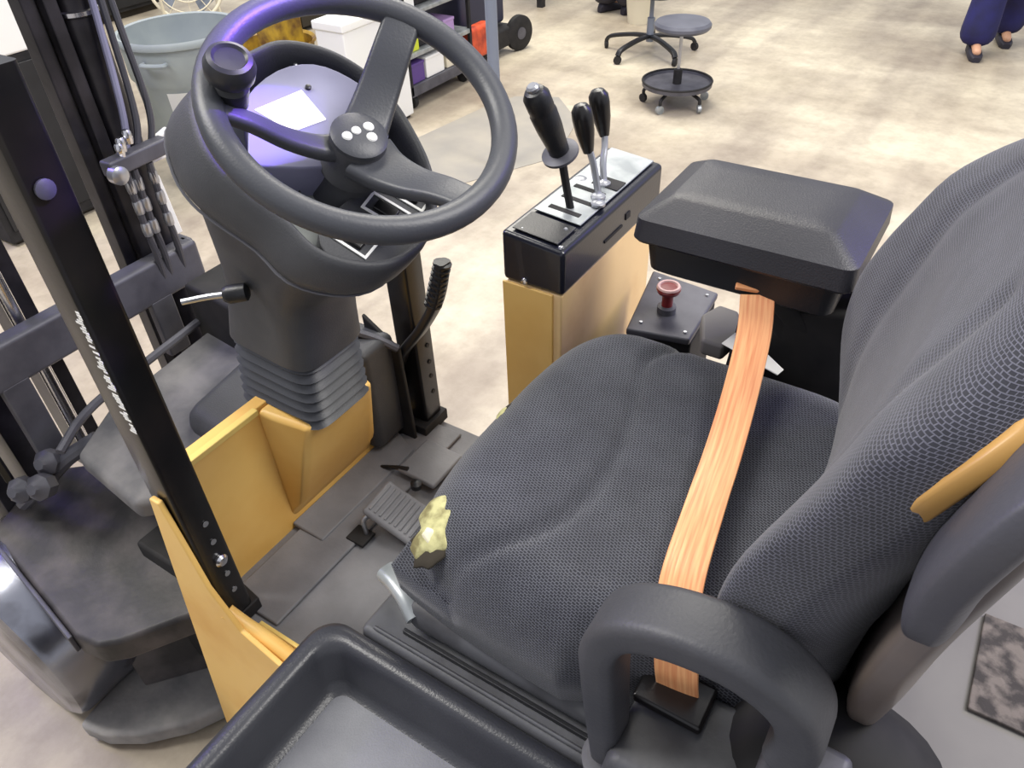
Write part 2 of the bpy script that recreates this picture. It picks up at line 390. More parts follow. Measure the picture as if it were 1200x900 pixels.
rings = [[W(a, b, -.165) for a, b in scaled(.88)], [W(a, b, -.108+.012*hood(b)) for a, b in scaled(.915)], topin, top,
         [W(a, b, -.112+.008*hood(b)) for a, b in scaled(1.035, -.004, .005)],
         [W(a, b, -.150) for a, b in scaled(1.075, -.012, .020)],
         [W(a, b, -.176) for a, b in scaled(1.05, -.012, .030)], [W(a, b, -.186) for a, b in scaled(.98, -.004, .030)]]
conb = loft('console_shell', rings, M['plastic'], P, caps=False, label='dark textured plastic steering console', sub=1, angle=0)
bm = BM(); add_sweep(bm, [p for p in [W(a, b, -.1765) for a, b in scaled(1.048, -.011, .029)]], circ(.0022, 6), nW, True); finish('shell_seam', bm, M['seam'], conb)
# lower skirt beneath the seam
seam0 = [W(a, b, -.182) for a, b in scaled(.97, -.004, .030)]
def mix(r1, r2, t): return [p*(1-t)+q*t for p, q in zip(r1, r2)]
base = world_ring(.706, .945, .940, .080, .106, 0, 6)
mid1 = world_ring(.706, .908, 1.20, .080, .088, .15, 4)
mid2 = world_ring(.706, .930, 1.095, .078, .096, .10, 5)
mid2b = world_ring(.706, .930, 1.085, .083, .100, .10, 5)
rr = [seam0, [p*.45+q*.55+Vector((0, 0, .012)) for p, q in zip(seam0, mid1)], [p*.14+q*.86+Vector((0, 0, .01)) for p, q in zip(seam0, mid1)], mid1, mid2b]
loft('column_cover', rr, M['plastic'], P, caps=False, sub=1, angle=0)
rr = []
nb = 7
for i in range(nb*2+1):
    t = i/(nb*2); r = mix(mid2, base, t); c = sum(r, Vector())/len(r); k = 1.0 if i % 2 == 0 else .90
    rr.append([c+(p-c)*k for p in r])
loft('column_bellows', rr, M['rubber'], P, label='ribbed rubber bellows', caps=True)
# recessed floor of the console
loft('console_floor', [[W(a, b, -.16) for a, b in scaled(.90)], [W(a, b, -.155) for a, b in scaled(.90)]], M['pocket'], P)
# display wedge in lavender grey
def slabuv(name, pts, h0, h1, mat, parent, bevel=.003, **k):
    bm = BM(); a = [bm.verts.new(W(p[0], p[1], (p[2] if len(p) > 2 else h1))) for p in pts]; b = [bm.verts.new(W(p[0], p[1], h0)) for p in pts]
    bm.faces.new(a); bm.faces.new(b[::-1])
    for i in range(len(a)): bm.faces.new((a[i], a[(i+1) % len(a)], b[(i+1) % len(a)], b[i]))
    return finish(name, bm, mat, parent, bevel=bevel, **k)
dp = closed2([(-.095, .085), (-.055, .125), (-.020, .158), (.045, .164), (.092, .142), (.112, .095), (.108, .040), (.06, -.01), (.0, .0), (-.035, .02), (-.07, .05)], 3)
DP = slabuv('display_panel', dp, -.157, -.098, M['lavender'], P, label='lavender grey display panel with white screen')
slabuv('screen', [(-.030, .137), (.042, .121), (.028, .068), (-.022, .083)], -.0985, -.0965, M['screen'], DP, .001, label='white lit screen')
slabuv('panel_slot', [(-.004, .040), (.022, .052), (.024, .048), (-.002, .036)], -.0985, -.097, M['plastic_dark'], DP, .0005)
lathe('indicator_lamp', [(.004, -.098), (.004, -.095), (.001, -.094)], W(.052, .118, 0), nW, M['plastic_dark'], DP)
# white warning decals framing the switches
def frame_uv(name, c, du, dv, w_, ang, parent, mat, h=-.135):
    bm = BM(); a = math.radians(ang); X = Vector((math.cos(a), math.sin(a))); Y = Vector((-math.sin(a), math.cos(a)))
    def q(s, t): p = Vector(c)+X*s+Y*t; return (p.x, p.y)
    for lo, hi in (((-du, -dv), (du, -dv+w_)), ((-du, dv-w_), (du, dv)), ((-du, -dv+w_), (-du+w_, dv-w_)), ((du-w_, -dv+w_), (du, dv-w_))):
        pts = [W(*q(s, t), h) for s, t in ((lo[0], lo[1]), (hi[0], lo[1]), (hi[0], hi[1]), (lo[0], hi[1]))]
        add_prism(bm, pts, nW*.002)
    return finish(name, bm, mat, parent, smooth=False)
SPn = slabuv('switch_panel', closed2([(-.125, -.075), (-.105, -.030), (-.05, -.022), (.03, -.025), (.078, -.035), (.060, -.080), (.01, -.118), (-.04, -.130), (-.09, -.120)], 3), -.157, -.122, M['plastic'], P)
for c, a_ in (((-.014, -.068), 98), ((.031, -.073), 98), ((-.080, -.066), 95)):
    frame_uv('switch_frame', c, .029, .0165, .0036, a_, SPn, M['white'], -.1215)
    aa = math.radians(a_)
    bm = BM(); cc = Vector(c); X = Vector((math.cos(aa), math.sin(aa))); Y = Vector((-math.sin(aa), math.cos(aa)))
    pts = [cc+X*s*.016+Y*t*.009 for s, t in ((-1, -1), (1, -1), (1, 1), (-1, 1))]
    add_prism(bm, [W(p.x, p.y, -.122) for p in pts], nW*.006); finish('rocker_switch', bm, M['gloss_black'], SPn, bevel=.002)
tube('panel_wire', [W(-.09, .05, -.13), W(-.075, .065, -.125), W(-.055, .05, -.135), W(-.06, .03, -.15)], .0016, M['plastic_dark'], P, seg=6)
for a, b in ((-.205, .05), (.10, .178)):
    pass
lathe('console_screw', [(.004, 0), (.003, .003), (.001, .004)], W(.086, .166, -.118), nW, M['silver'], conb, 10)
# stalk on the left of the column
tube('light_stalk', [(.60, .895, 1.235), (.575, .94, 1.228), (.548, .975, 1.222)], .005, M['silver'], P, seg=8)
lathe('stalk_knob', [(.008, 0), (.014, .004), (.015, .03), (.011, .038)], (.607, .885, 1.237), (-.6, .7, -.05), M['plastic_dark'], P)

# ---- yellow front cowl
COW = prism('front_cowl', [(.405, .962, .62), (.95, .962, .62), (.93, .962, .74), (.85, .962, .90), (.80, .962, .965), (.405, .962, .965)], (0, .03, 0), M['yellow'], P, label='yellow painted steel cowl below the steering column')
bm = BM()
A = [(.60, .965, .962), (.80, .965, .962), (.86, .965, .66), (.60, .965, .66)]; B = [(.625, .855, .945), (.785, .845, .945), (.84, .945, .70), (.63, .945, .70)]
a = [bm.verts.new(p) for p in A]; b = [bm.verts.new(p) for p in B]
bm.faces.new(a[::-1]); bm.faces.new(b)
for i in range(4): bm.faces.new((a[i], a[(i+1) % 4], b[(i+1) % 4], b[i]))
finish('cowl_bulge', bm, M['yellow'], COW, bevel=.012)
box('cowl_edge', (.405, .952, .958), (.60, .966, .970), M['yellow_edge'], COW, .002, label='pale worn yellow edge')
# ---- yellow left side panel
prism('side_panel', [(.350, .915, .998), (.350, 1.10, .10), (.350, .45, .10), (.350, .45, .63), (.350, .74, .675), (.350, .82, .71), (.350, .865, .80), (.350, .893, .998)], (.010, 0, 0), M['yellow'], P, .003, label='yellow side panel narrowing to a rounded point')
tube('panel_fillet', [(.362, .862, .725), (.368, .83, .700), (.374, .79, .682), (.376, .70, .660)], .014, M['yellow'], P, seg=12)
prism('step_edge', [(.360, .50, .655), (.360, .83, .655), (.400, .83, .655), (.400, .50, .655)], (0, 0, -.03), M['tan'], P)
box('step_rail', (.394, .50, .652), (.402, .84, .664), M['yellow_edge'], P, .002)

# ---- floor mat, pedal
MAT = box('floor_plate', (.400, .45, .60), (1.02, .965, .640), M['mat'], P, .004, label='scuffed grey floor plate')
box('floor_mat', (.415, .82, .640), (1.0, .945, .648), M['mat'], P, .004)
bm = BM(); add_prism(bm, [(.60, .962, .645), (.93, .962, .645), (.90, .88, .640), (.60, .88, .640)], (0, 0, .012)); finish('toe_board', bm, M['mat'], P, bevel=.004)
pm = frame_m((.712, .765, .690), (-.05, -.35, .94), (1, .05, 0))
bm = BM(); add_box(bm, (-.045, -.062, -.008), (.045, .062, .008), pm); PED = finish('accelerator_pedal', bm, M['mat'], P, bevel=.012, label='ribbed grey accelerator pedal')
for i in range(9):
    bm = BM(); add_box(bm, (-.034, -.050+i*.0122, .008), (.034, -.045+i*.0122, .0105), pm); finish('pedal_rib', bm, M['mat'], PED, bevel=.001)
tube('pedal_arm', [(.66, .815, .65), (.665, .82, .685), (.69, .805, .690)], .005, M['silver'], PED, seg=8)
box('pedal_slot', (.63, .80, .645), (.67, .845, .652), M['black_matte'], P, .002)
tube('brake_pedal_arm', [(.82, .91, .65), (.825, .87, .665), (.83, .84, .672)], .005, M['plastic_dark'], P, seg=8)
pm = frame_m((.875, .815, .662), (0, -.06, .99)); bm = BM(); add_box(bm, (-.055, -.05, -.006), (.055, .05, .006), pm)
finish('brake_pedal', bm, M['mat'], P, bevel=.006, label='flat grey brake pedal')
lathe('pedal_bolt', [(.012, 0), (.012, .012), (.006, .016)], (.800, .795, .668), (0, -.1, 1), M['plastic_dark'], P, 12)

# ---- guard posts
def post(x0, y, ztop, flip):
    pa = Vector((x0, y, .645)); pb = Vector((x0, y+.004, ztop))
    bm = BM(); add_sweep(bm, [pa, pb], rrect(.028, .030, .007, 3), (0, 1, 0)); o = finish('guard_post', bm, M['gloss_black'], P, label='%s black perforated overhead guard post' % ('left' if not flip else 'right'), angle=30)
    for i, z in enumerate((.74, .785, .825, .87, .915)):
        if i == 2 and not flip:
            lathe('post_bolt', [(.012, 0), (.012, .005), (.008, .009), (.001, .010)], (x0+.004, y-.030, .825), (0, -1, 0), M['chrome'], o, 16)
            continue
        lathe('post_hole', [(.0055, 0), (.0055, .001)], (x0+.006, y-.030, z), (0, -1, 0), M['silver'] if not flip else M['black_matte'], o, 10)
    return o
PL = post(.390, .905, 1.63, False)
lathe('post_cap_bolt', [(.012, 0), (.012, .003), (.008, .005), (.001, .006)], (.385, .876, 1.50), (0, -1, 0), M['steel_grey'], PL, 16)
box('post_bracket', (.352, .885, 1.585), (.364, .925, 1.632), M['steel_grey'], PL, .004)
bm = BM()
for k in range(46):
    z = 1.14+k*.0045; wob = random.uniform(-.002, .002)
    if random.random() < .8:
        add_box(bm, (.3615, .881+wob, z), (.3622, .888+wob+random.uniform(0, .010), z+.0032))
finish('worn_label', bm, M['white'], PL, smooth=False, kind='stuff', label='worn white label strip on post edge')
prism('post_foot', [(.366, .872, .645), (.43, .872, .645), (.44, .94, .645), (.366, .94, .645)], (0, 0, .03), M['black_matte'], P)
PR = post(1.0, .925, 1.36, True)
prism('post_foot', [(.95, .885, .64), (1.035, .885, .64), (1.035, .965, .64), (.95, .965, .64)], (0, 0, .03), M['black_matte'], P)

# ---- parking brake
box('brake_box', (.845, .93, .66), (.95, 1.04, .93), M['plastic'], P, .02, label='dark parking brake housing')
prism('brake_bracket', [(.93, .90, .60), (.93, .98, .60), (.93, 1.0, .96), (.93, .91, .90)], (.010, 0, 0), M['black_matte'], P)
tube('brake_rod', [(.89, 1.0, .945), (.915, .95, .925), (.935, .915, .90)], .009, M['steel_grey'], P, seg=8)
HB = tube('parking_brake_lever', [(.955, .985, .72), (.960, .93, .86), (.968, .872, .945), (.975, .835, 1.01), (.985, .822, 1.06), (.99, .815, 1.11)], .013, M['plastic_dark'], P, section=rrect(.010, .017, .007), up=(1, 0, 0), label='black hand brake lever with ridged grip')
for i in range(9):
    t = i/8; c = Vector((.974, .837, 1.015)).lerp(Vector((.99, .816, 1.105)), t)
    bm = BM(); add_lathe(bm, [(.013, -.003), (.0185, -.002), (.0185, .002), (.013, .003)], c, (.12, -.2, .95), 14); finish('grip_ridge', bm, M['plastic_dark'], HB)

# ---- lever box on yellow pedestal
BX0, BX1, BY0, BY1, ZB, ZT = .935, 1.325, .520, .640, 1.155, 1.238
bm = BM()
add_prism(bm, [(BX0, BY0+.004, .60), (BX1-.02, BY0+.004, .60), (BX1-.02, BY0+.004, ZB), (BX0+.002, BY0+.004, ZB)], (0, BY1-BY0-.01, 0))
finish('lever_pedestal', bm, M['tan'], P, bevel=.004, label='tan yellow pedestal under the lever box')
box('pedestal_front', (BX0-.002, BY0+.02, .60), (BX0+.004, BY1, ZB-.002), M['yellow'], P, .002)
LB = thing_part = None
bm = BM(); zt0, zt1 = ZT, ZT+.012
vs = [(BX0, BY0, ZB), (BX1, BY0, ZB), (BX1, BY1, ZB), (BX0, BY1, ZB), (BX0, BY0, zt0), (BX1, BY0, zt0), (BX1, BY1, zt1), (BX0, BY1, zt1)]
V = [bm.verts.new(p) for p in vs]
for f in ((0, 3, 2, 1), (4, 5, 6, 7), (0, 1, 5, 4), (1, 2, 6, 5), (2, 3, 7, 6), (3, 0, 4, 7)): bm.faces.new([V[i] for i in f])
LB = finish('lever_box', bm, M['navy_box'], P, bevel=.009, label='black plastic control lever box with metal top plate')
zt = ZT+.0075
prism('top_plate', [(BX0+.085, BY0+.016, zt-.003), (BX1-.012, BY0+.016, zt-.003), (BX1-.012, BY1-.014, zt+.006), (BX0+.085, BY1-.014, zt+.006)], (0, 0, .0025), M['plate'], LB, .001, label='pale metal top plate')
prism('front_label', [(BX0+.012, BY0+.018, zt-.003), (BX0+.075, BY0+.018, zt-.003), (BX0+.075, BY1-.016, zt+.006), (BX0+.012, BY1-.016, zt+.006)], (0, 0, .0022), M['plastic_dark'], LB, .001)
prism('printed_strip', [(BX0+.020, BY0+.045, zt-.0005), (BX0+.028, BY0+.045, zt-.0005), (BX0+.028, BY0+.10, zt+.003), (BX0+.020, BY0+.10, zt+.003)], (0, 0, .0022), M['plate'], LB, .0003)
for x in (BX0+.11, BX0+.155, BX0+.20):
    prism('lever_slot', [(x-.006, BY0+.03, zt), (x+.006, BY0+.03, zt), (x+.006, BY1-.03, zt+.006), (x-.006, BY1-.03, zt+.006)], (0, 0, .0018), M['black_matte'], LB, .0005)
prism('open_slot', [(BX0+.225, BY0+.018, zt), (BX0+.262, BY0+.018, zt), (BX0+.262, BY1-.05, zt+.004), (BX0+.225, BY1-.05, zt+.004)], (0, 0, .0018), M['black_matte'], LB, .0005)
for x, y in ((BX0+.185, BY0+.035), (BX0+.235, BY0+.05), (BX0+.16, BY0+.022), (BX0+.23, BY0+.095)):
    lathe('lever_collar', [(.013, 0), (.013, .004), (.008, .007)], (x, y, zt+.002), (0, 0, 1), M['silver'], LB, 14)
box('rear_slit', (BX0+.145, BY0-.002, 1.185), (BX0+.215, BY0+.002, 1.190), M['black_matte'], LB, .0005)
box('rear_notch', (BX0+.228, BY0-.002, 1.192), (BX0+.246, BY0+.002, 1.204), M['black_matte'], LB, .0005)
lathe('box_screw', [(.006, 0), (.005, .003), (.001, .004)], (BX0-.001, BY0+.075, 1.165), (-1, 0, 0), M['chrome'], LB, 12)
lathe('box_screw', [(.005, 0), (.004, .003), (.001, .004)], (BX0+.012, BY0+.012, ZT+.001), (0, 0, 1), M['silver'], LB, 12)
for p in ((BX0+.02, BY1-.03, zt+.004), (BX0+.06, BY0+.03, zt)):
    lathe('box_screw', [(.004, 0), (.003, .002), (.001, .003)], p, (0, 0, 1), M['silver'], LB, 10)
# levers
L1 = tube('direction_lever', [(1.065, .578, 1.235), (1.050, .582, 1.30), (1.040, .584, 1.345)], .007, M['black_matte'], P, seg=10, label='black direction lever with ribbed grip and ring guard')
a = Vector((1.038, .584, 1.35)); b = Vector((.978, .60, 1.475)); ax = (b-a).normalized(); Lg = (b-a).length
lathe('lever_grip', [(.013, 0), (.017, .01), (.018, .03), (.021, .06), (.022, .09), (.020, .095), (.021, .1), (.021, .122), (.015, .132), (.006, .136)], a, ax, M['plastic_dark'], L1, 20)
lathe('grip_button', [(.010, 0), (.010, .007), (.007, .010)], a+ax*.132, ax, M['silver'], L1, 14)
lathe('grip_guard', [(.013, -.006), (.031, -.002), (.031, .003), (.013, .008)], a+ax*.004, ax, M['steel_grey'], L1, 28)
for (pts, g0, g1) in (([(1.135, .560, 1.235), (1.140, .575, 1.29), (1.142, .588, 1.325)], (1.142, .588, 1.315), (1.140, .604, 1.392)),
                      ([(1.178, .572, 1.238), (1.195, .585, 1.275), (1.213, .592, 1.30), (1.222, .598, 1.325)], (1.222, .598, 1.315), (1.214, .612, 1.400))):
    lv = tube('hydraulic_lever', pts, .0062, M['silver'], P, seg=10, label='bent chrome hydraulic lever with black knob')
    a = Vector(g0); b = Vector(g1); ax = (b-a).normalized()
    lathe('lever_knob', [(.009, 0), (.012, .012), (.0165, .035), (.0185, .06), (.0175, .074), (.011, .083), (.002, .086)], a, ax, M['gloss_black'], lv, 20)

# ---- seat
SZ = .955
PAN = box('seat_pan', (.400, .0, .95), (.945, .465, 1.0), M['deck'], P, .02)
def segd(x, y, a, b):
    dx, dy = b.x-a.x, b.y-a.y; t = max(0, min(1, ((x-a.x)*dx+(y-a.y)*dy)/(dx*dx+dy*dy+1e-9)))
    return math.hypot(x-a.x-t*dx, y-a.y-t*dy)
def cushion():
    NX, NY = 84, 72; bm = BM(); uvl = bm.loops.layers.uv.new('weave')
    x0, x1, y0, y1 = .392, .958, -.06, .500
    cx, cy, hx, hy = (x0+x1)/2, (y0+y1)/2, (x1-x0)/2, (y1-y0)/2
    crease = smooth_path([Vector(p) for p in ((.93, .30, 0), (.86, .335, 0), (.785, .318, 0), (.68, .293, 0), (.59, .287, 0), (.515, .303, 0), (.455, .338, 0), (.415, .378, 0))], 6)
    G = []
    for j in range(NY+1):
        row = []
        for i in range(NX+1):
            s = -1+2*i/NX; t = -1+2*j/NY
            s = math.sin(s*math.pi/2)*.35+s*.65; t = math.sin(t*math.pi/2)*.35+t*.65
            k = .26
            X = s*math.sqrt(1-k*t*t*.5*max(0, t)**.5); Y = t*math.sqrt(1-k*s*s*.5)
            x = cx+hx*X*(1-.02*t)+(.075*max(0, min(1, (.22-(cy+hy*t))/.16)) if X < 0 else 0)*min(1, abs(X)*1.2); y = cy+hy*Y
            e = max(abs(s), abs(t)); c4 = (abs(s)**5+abs(t)**5)**.2; e = min(1, c4)
            fall = 0 if e < .74 else 1-math.sqrt(max(0, 1-((e-.74)/.26)**2))
            z = 1.142+.012*math.exp(-((y-.40)/.07)**2) - .018*math.exp(-((x-cx)/.17)**2-((y-.14)/.16)**2)+.014*abs(X)**3
            z -= .10*fall
            d = min(segd(x, y, qa, qb) for qa, qb in zip(crease, crease[1:]))
            z -= .012*math.exp(-(d/.0085)**2)
            z += .0018*noise.noise(Vector((x*14, y*14, 3)))
            row.append(bm.verts.new((x, y, z)))
        G.append(row)
    faces = []
    for j in range(NY):
        for i in range(NX):
            f = bm.faces.new((G[j][i], G[j][i+1], G[j+1][i+1], G[j+1][i])); faces.append(f)
            for lp in f.loops:
                c = lp.vert.co; lp[uvl].uv = (c.y*.94+c.x*.34+c.z*.5, c.x*.94-c.y*.34+c.z*.7)
    edge = [G[0][i] for i in range(NX+1)]+[G[j][NX] for j in range(1, NY+1)]+[G[NY][i] for i in range(NX-1, -1, -1)]+[G[j][0] for j in range(NY-1, 0, -1)]
    low = [bm.verts.new((cx+(v.co.x-cx)*.985, cy+(v.co.y-cy)*.985, 1.0)) for v in edge]
    n = len(edge)
    for i in range(n):
        f = bm.faces.new((edge[i], low[i], low[(i+1) % n], edge[(i+1) % n]))
        for lp in f.loops:
            c = lp.vert.co; lp[uvl].uv = (c.y*.94+c.x*.34+c.z*.5, c.x*.94-c.y*.34+c.z*.7)
    bm.faces.new(low)
    return finish('seat_cushion', bm, M['cushion'], P, label='charcoal ribbed fabric seat cushion with torn front corners', angle=0)
CU = cushion()
# torn foam patches
def patch(name, cen, rad, n, mat, seed, nrm, th=.008, ref=(1, 0, 0), parent=None, amp=.35):
    rnd = random.Random(seed); m = frame_m(cen, nrm, ref); bm = BM()
    pts = []
    for i in range(n):
        a = 2*math.pi*i/n; r = 1+amp*rnd.uniform(-1, 1); pts.append((rad[0]*r*math.cos(a), rad[1]*r*math.sin(a)))
    c = bm.verts.new(m @ Vector((0, 0, th*1.2)))
    r1 = [bm.verts.new(m @ Vector((x*.6, y*.6, th*rnd.uniform(.6, 1.3)))) for x, y in pts]
    r2 = [bm.verts.new(m @ Vector((x, y, -th*.2))) for x, y in pts]; r3 = [bm.verts.new(m @ Vector((x, y, -th*1.6))) for x, y in pts]
    for i in range(n):
        k = (i+1) % n
        bm.faces.new((c, r1[i], r1[k])); bm.faces.new((r1[i], r2[i], r2[k], r1[k])); bm.faces.new((r2[i], r3[i], r3[k], r2[k]))
    bm.faces.new(r3[::-1])
    return finish(name, bm, mat, parent or CU, sub=1, angle=0)
patch('torn_edge', (.449, .424, 1.127), (.047, .039), 22, M['thread'], 3, (-.40, .33, .86), .004)
patch('exposed_foam', (.449, .424, 1.131), (.042, .034), 22, M['foam'], 5, (-.40, .33, .86), .007).__setitem__('label', 'yellowish exposed foam at front left corner')
patch('torn_lining', (.436, .424, 1.128), (.014, .012), 10, M['foam_white'], 8, (-.4, .33, .86), .009)
patch('torn_edge', (.668, .470, 1.124), (.026, .012), 14, M['thread'], 11, (-.1, .8, .5), .003)
patch('exposed_foam', (.668, .471, 1.125), (.017, .008), 12, M['foam'], 14, (-.1, .8, .5), .004)
# backrest
def sect(z, a, yf, b, th, cx=.675, n=96):
    rx = .032*math.exp(-((z-1.42)/.12)**2)+.008*math.exp(-((z-1.27)/.08)**2)
    out = []
    for i in range(n):
        t = 2*math.pi*i/n; c, s = math.cos(t), math.sin(t)
        X = math.copysign(abs(c)**.62, c); Y = math.copysign(abs(s)**.62, s)
        edge = abs(X); gr = .006*math.exp(-((edge-.60)/.06)**2)*max(0, s)*min(1, max(0, (z-1.12)/.1))*(1 if th > .08 and th < .13 and yf > -.045 else 0)
        yc = yf-th/2; y = yc+Y*th/2*(1 if s > 0 else 1)
        y += (b+(rx if c > 0 else 0))*edge**2.4*(1 if s > 0 else .75)
        out.append(Vector((cx+a*X, y-gr, z)))
    return out
secs = [(1.035, .150, .02, .00, .05), (1.05, .175, .03, .005, .08), (1.09, .195, .036, .010, .09), (1.15, .212, .040, .028, .10), (1.20, .236, .042, .054, .11), (1.24, .254, .038, .072, .115), (1.28, .262, .034, .077, .115),
        (1.33, .264, .026, .076, .115), (1.38, .262, .014, .066, .115), (1.43, .262, .004, .052, .115), (1.48, .263, -.006, .042, .112), (1.515, .254, -.020, .032, .108), (1.545, .232, -.034, .022, .10), (1.57, .20, -.046, .012, .08), (1.585, .165, -.052, .004, .055), (1.59, .11, -.056, 0, .035)]
def interp(secs, n):
    pts = smooth_path([Vector((s[0], s[1], s[2])) for s in secs], n); q = smooth_path([Vector((s[3], s[4], 0)) for s in secs], n)
    return [(p.x, p.y, p.z, r.x, r.y) for p, r in zip(pts, q)]
BR = loft('backrest', [sect(*s) for s in interp(secs, 3)], M['back'], P, uv=True, label='charcoal gridded fabric backrest with side bolsters', angle=0)
shs = [(1.03, .15, -.05, .0, .03), (1.06, .18, -.05, .0, .04), (1.12, .205, -.056, .01, .045), (1.20, .24, -.064, .030, .05), (1.28, .256, -.070, .035, .05), (1.34, .256, -.078, .035, .05), (1.44, .246, -.096, .03, .05), (1.50, .215, -.110, .02, .045), (1.53, .17, -.12, .0, .03)]
SHL = loft('backrest_shell', [sect(*s) for s in interp(shs, 3)], M['shell'], P, label='glossy brown grey seat shell', angle=0)
pod = [(1.355, .16, -.066, .0, .015), (1.37, .235, -.062, .0, .035), (1.40, .285, -.064, .020, .046), (1.46, .300, -.072, .032, .046), (1.53, .292, -.088, .030, .046), (1.59, .25, -.108, .01, .04), (1.615, .16, -.12, 0, .025)]
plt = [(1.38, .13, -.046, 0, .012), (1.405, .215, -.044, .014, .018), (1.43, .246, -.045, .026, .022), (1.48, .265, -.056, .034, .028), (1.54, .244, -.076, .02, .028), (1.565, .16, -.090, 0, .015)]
loft('yellow_reflection_plate', [sect(*s) for s in interp(plt, 3)], M['shell_reflection'], P, label='yellow reflection on the seat shell, shaped as a plate', angle=0)  # plate stands in for the yellow reflection on the glossy shell
loft('rear_pad', [[p+Vector((-.022, .006, 0)) for p in sect(*s)] for s in interp(pod, 3)], M['shell_pod'], P, label='dark grey rounded pad on back of the seat', angle=0)
# left hip restraint arch
path = smooth_path([(.374, .142, .992), (.374, .150, 1.08), (.375, .157, 1.165), (.376, .157, 1.218), (.378, .138, 1.256), (.378, .093, 1.280), (.379, .036, 1.284), (.380, -.008, 1.262), (.382, -.024, 1.222), (.384, -.018, 1.175)], 6)
rings = []
for i, p in enumerate(path):
    t = (path[min(i+1, len(path)-1)]-path[max(i-1, 0)]).normalized(); side = Vector((1, 0, 0)); up = side.cross(t)
    f = i/(len(path)-1); wd = .021+.010*min(1, f*3.2); hh = .0175+.003*f
    if i == 0 or i == len(path)-1: wd *= .6; hh *= .6
    rings.append([p+side*a+up*b for a, b in rrect(wd, hh, .012)])
loft('hip_restraint', rings, M['pad'], P, label='grey rubber hip restraint loop on left of seat')
lathe('restraint_base', [(.030, -.02), (.032, 0), (.026, .008), (.016, .010)], (.374, .142, .985), (0, 0, 1), M['grey_rubber'], P, 24)
box('restraint_foot', (.355, -.075, 1.04), (.42, .0, 1.15), M['steel_grey'], P, .01)
# retractor body and deck on left rear
prism('retractor_cover', [(.336, .150, .94), (.336, -.16, .94), (.336, -.16, 1.03), (.336, .02, 1.066), (.336, .135, 1.060)], (.125, 0, 0), M['deck'], P, .014, label='grey belt retractor cover')
box('belt_slot', (.408, .060, 1.060), (.462, .138, 1.074), M['gloss_black'], P, .004)
bm = BM(); loft('side_boot', [[Vector((.44+a*.10, -.06+b*.12, z)) for a, b in circ(1, 24)] for z in (.93, 1.02)]+[[Vector((.45+a*.07, -.07+b*.09, 1.10)) for a, b in circ(1, 24)]]+[[Vector((.455+a*.03, -.075+b*.04, 1.13)) for a, b in circ(1, 24)]], M['black_matte'], P, angle=60); bm.free()
# seat belt webbing
def belt():
    pts = [(.438, .098, 1.072), (.438, .103, 1.105), (.452, .112, 1.142), (.50, .130, 1.170), (.62, .150, 1.160), (.72, .164, 1.162), (.82, .180, 1.182), (.90, .196, 1.222), (.938, .210, 1.258)]
    path = smooth_path(pts, 6); bm = BM(); uvl = bm.loops.layers.uv.new('weave'); R = []; s = 0; S = []
    for i, p in enumerate(path):
        t = (path[min(i+1, len(path)-1)]-path[max(i-1, 0)]).normalized()
        side = Vector((-.12, 1, .04)); side = (side-t*side.dot(t)).normalized(); up = t.cross(side)
        if i: s += (p-path[i-1]).length
        S.append(s); R.append([bm.verts.new(p+side*a+up*b) for a, b in ((-.0235, 0), (-.0225, .0011), (0, .0016), (.0225, .0011), (.0235, 0), (.0225, -.0009), (-.0225, -.0009))])
    uvx = [-.0235, -.0225, 0, .0225, .0235, .0245, .03]
    for i in range(len(R)-1):
        for j in range(7):
            k = (j+1) % 7; f = bm.faces.new((R[i][j], R[i][k], R[i+1][k], R[i+1][j]))
            for lp, (a, b) in zip(f.loops, ((uvx[j], S[i]), (uvx[k], S[i]), (uvx[k], S[i+1]), (uvx[j], S[i+1]))): lp[uvl].uv = (a, b)
    bm.faces.new(R[0][::-1]); bm.faces.new(R[-1])
    return finish('seat_belt', bm, M['belt'], P, label='orange webbing seat belt laid across the cushion')
SB = belt()
bm = BM(); m = frame_m((.952, .222, 1.268), (-.2, -.1, .97), (.96, .26, .2)); add_box(bm, (-.018, -.024, -.004), (.004, .024, .003), m)
finish('belt_fold', bm, M['belt'], SB, bevel=.002)
# buckle, stalk
tube('buckle_stalk', [(.965, .205, 1.255), (.985, .16, 1.20), (1.0, .10, 1.12), (1.0, .06, 1.05)], .01, M['black_matte'], P, section=rrect(.016, .007, .006), up=(1, 0, .3), label='black belt buckle stalk')
prism('white_tag', [(0.949, 0.251, 1.150), (0.999, 0.239, 1.150), (0.932, 0.151, 1.150), (0.916, 0.155, 1.150)], (0, 0, .002), M['white'], P, .0004, label='white tag beside the belt')
prism('grey_bracket', [(1.052, 0.320, 1.120), (1.095, 0.305, 1.120), (1.092, 0.270, 1.120), (1.047, 0.245, 1.120), (0.984, 0.256, 1.120), (0.984, 0.293, 1.120)], (0, 0, -.03), M['hood'], P, .006, label='light grey steel bracket')
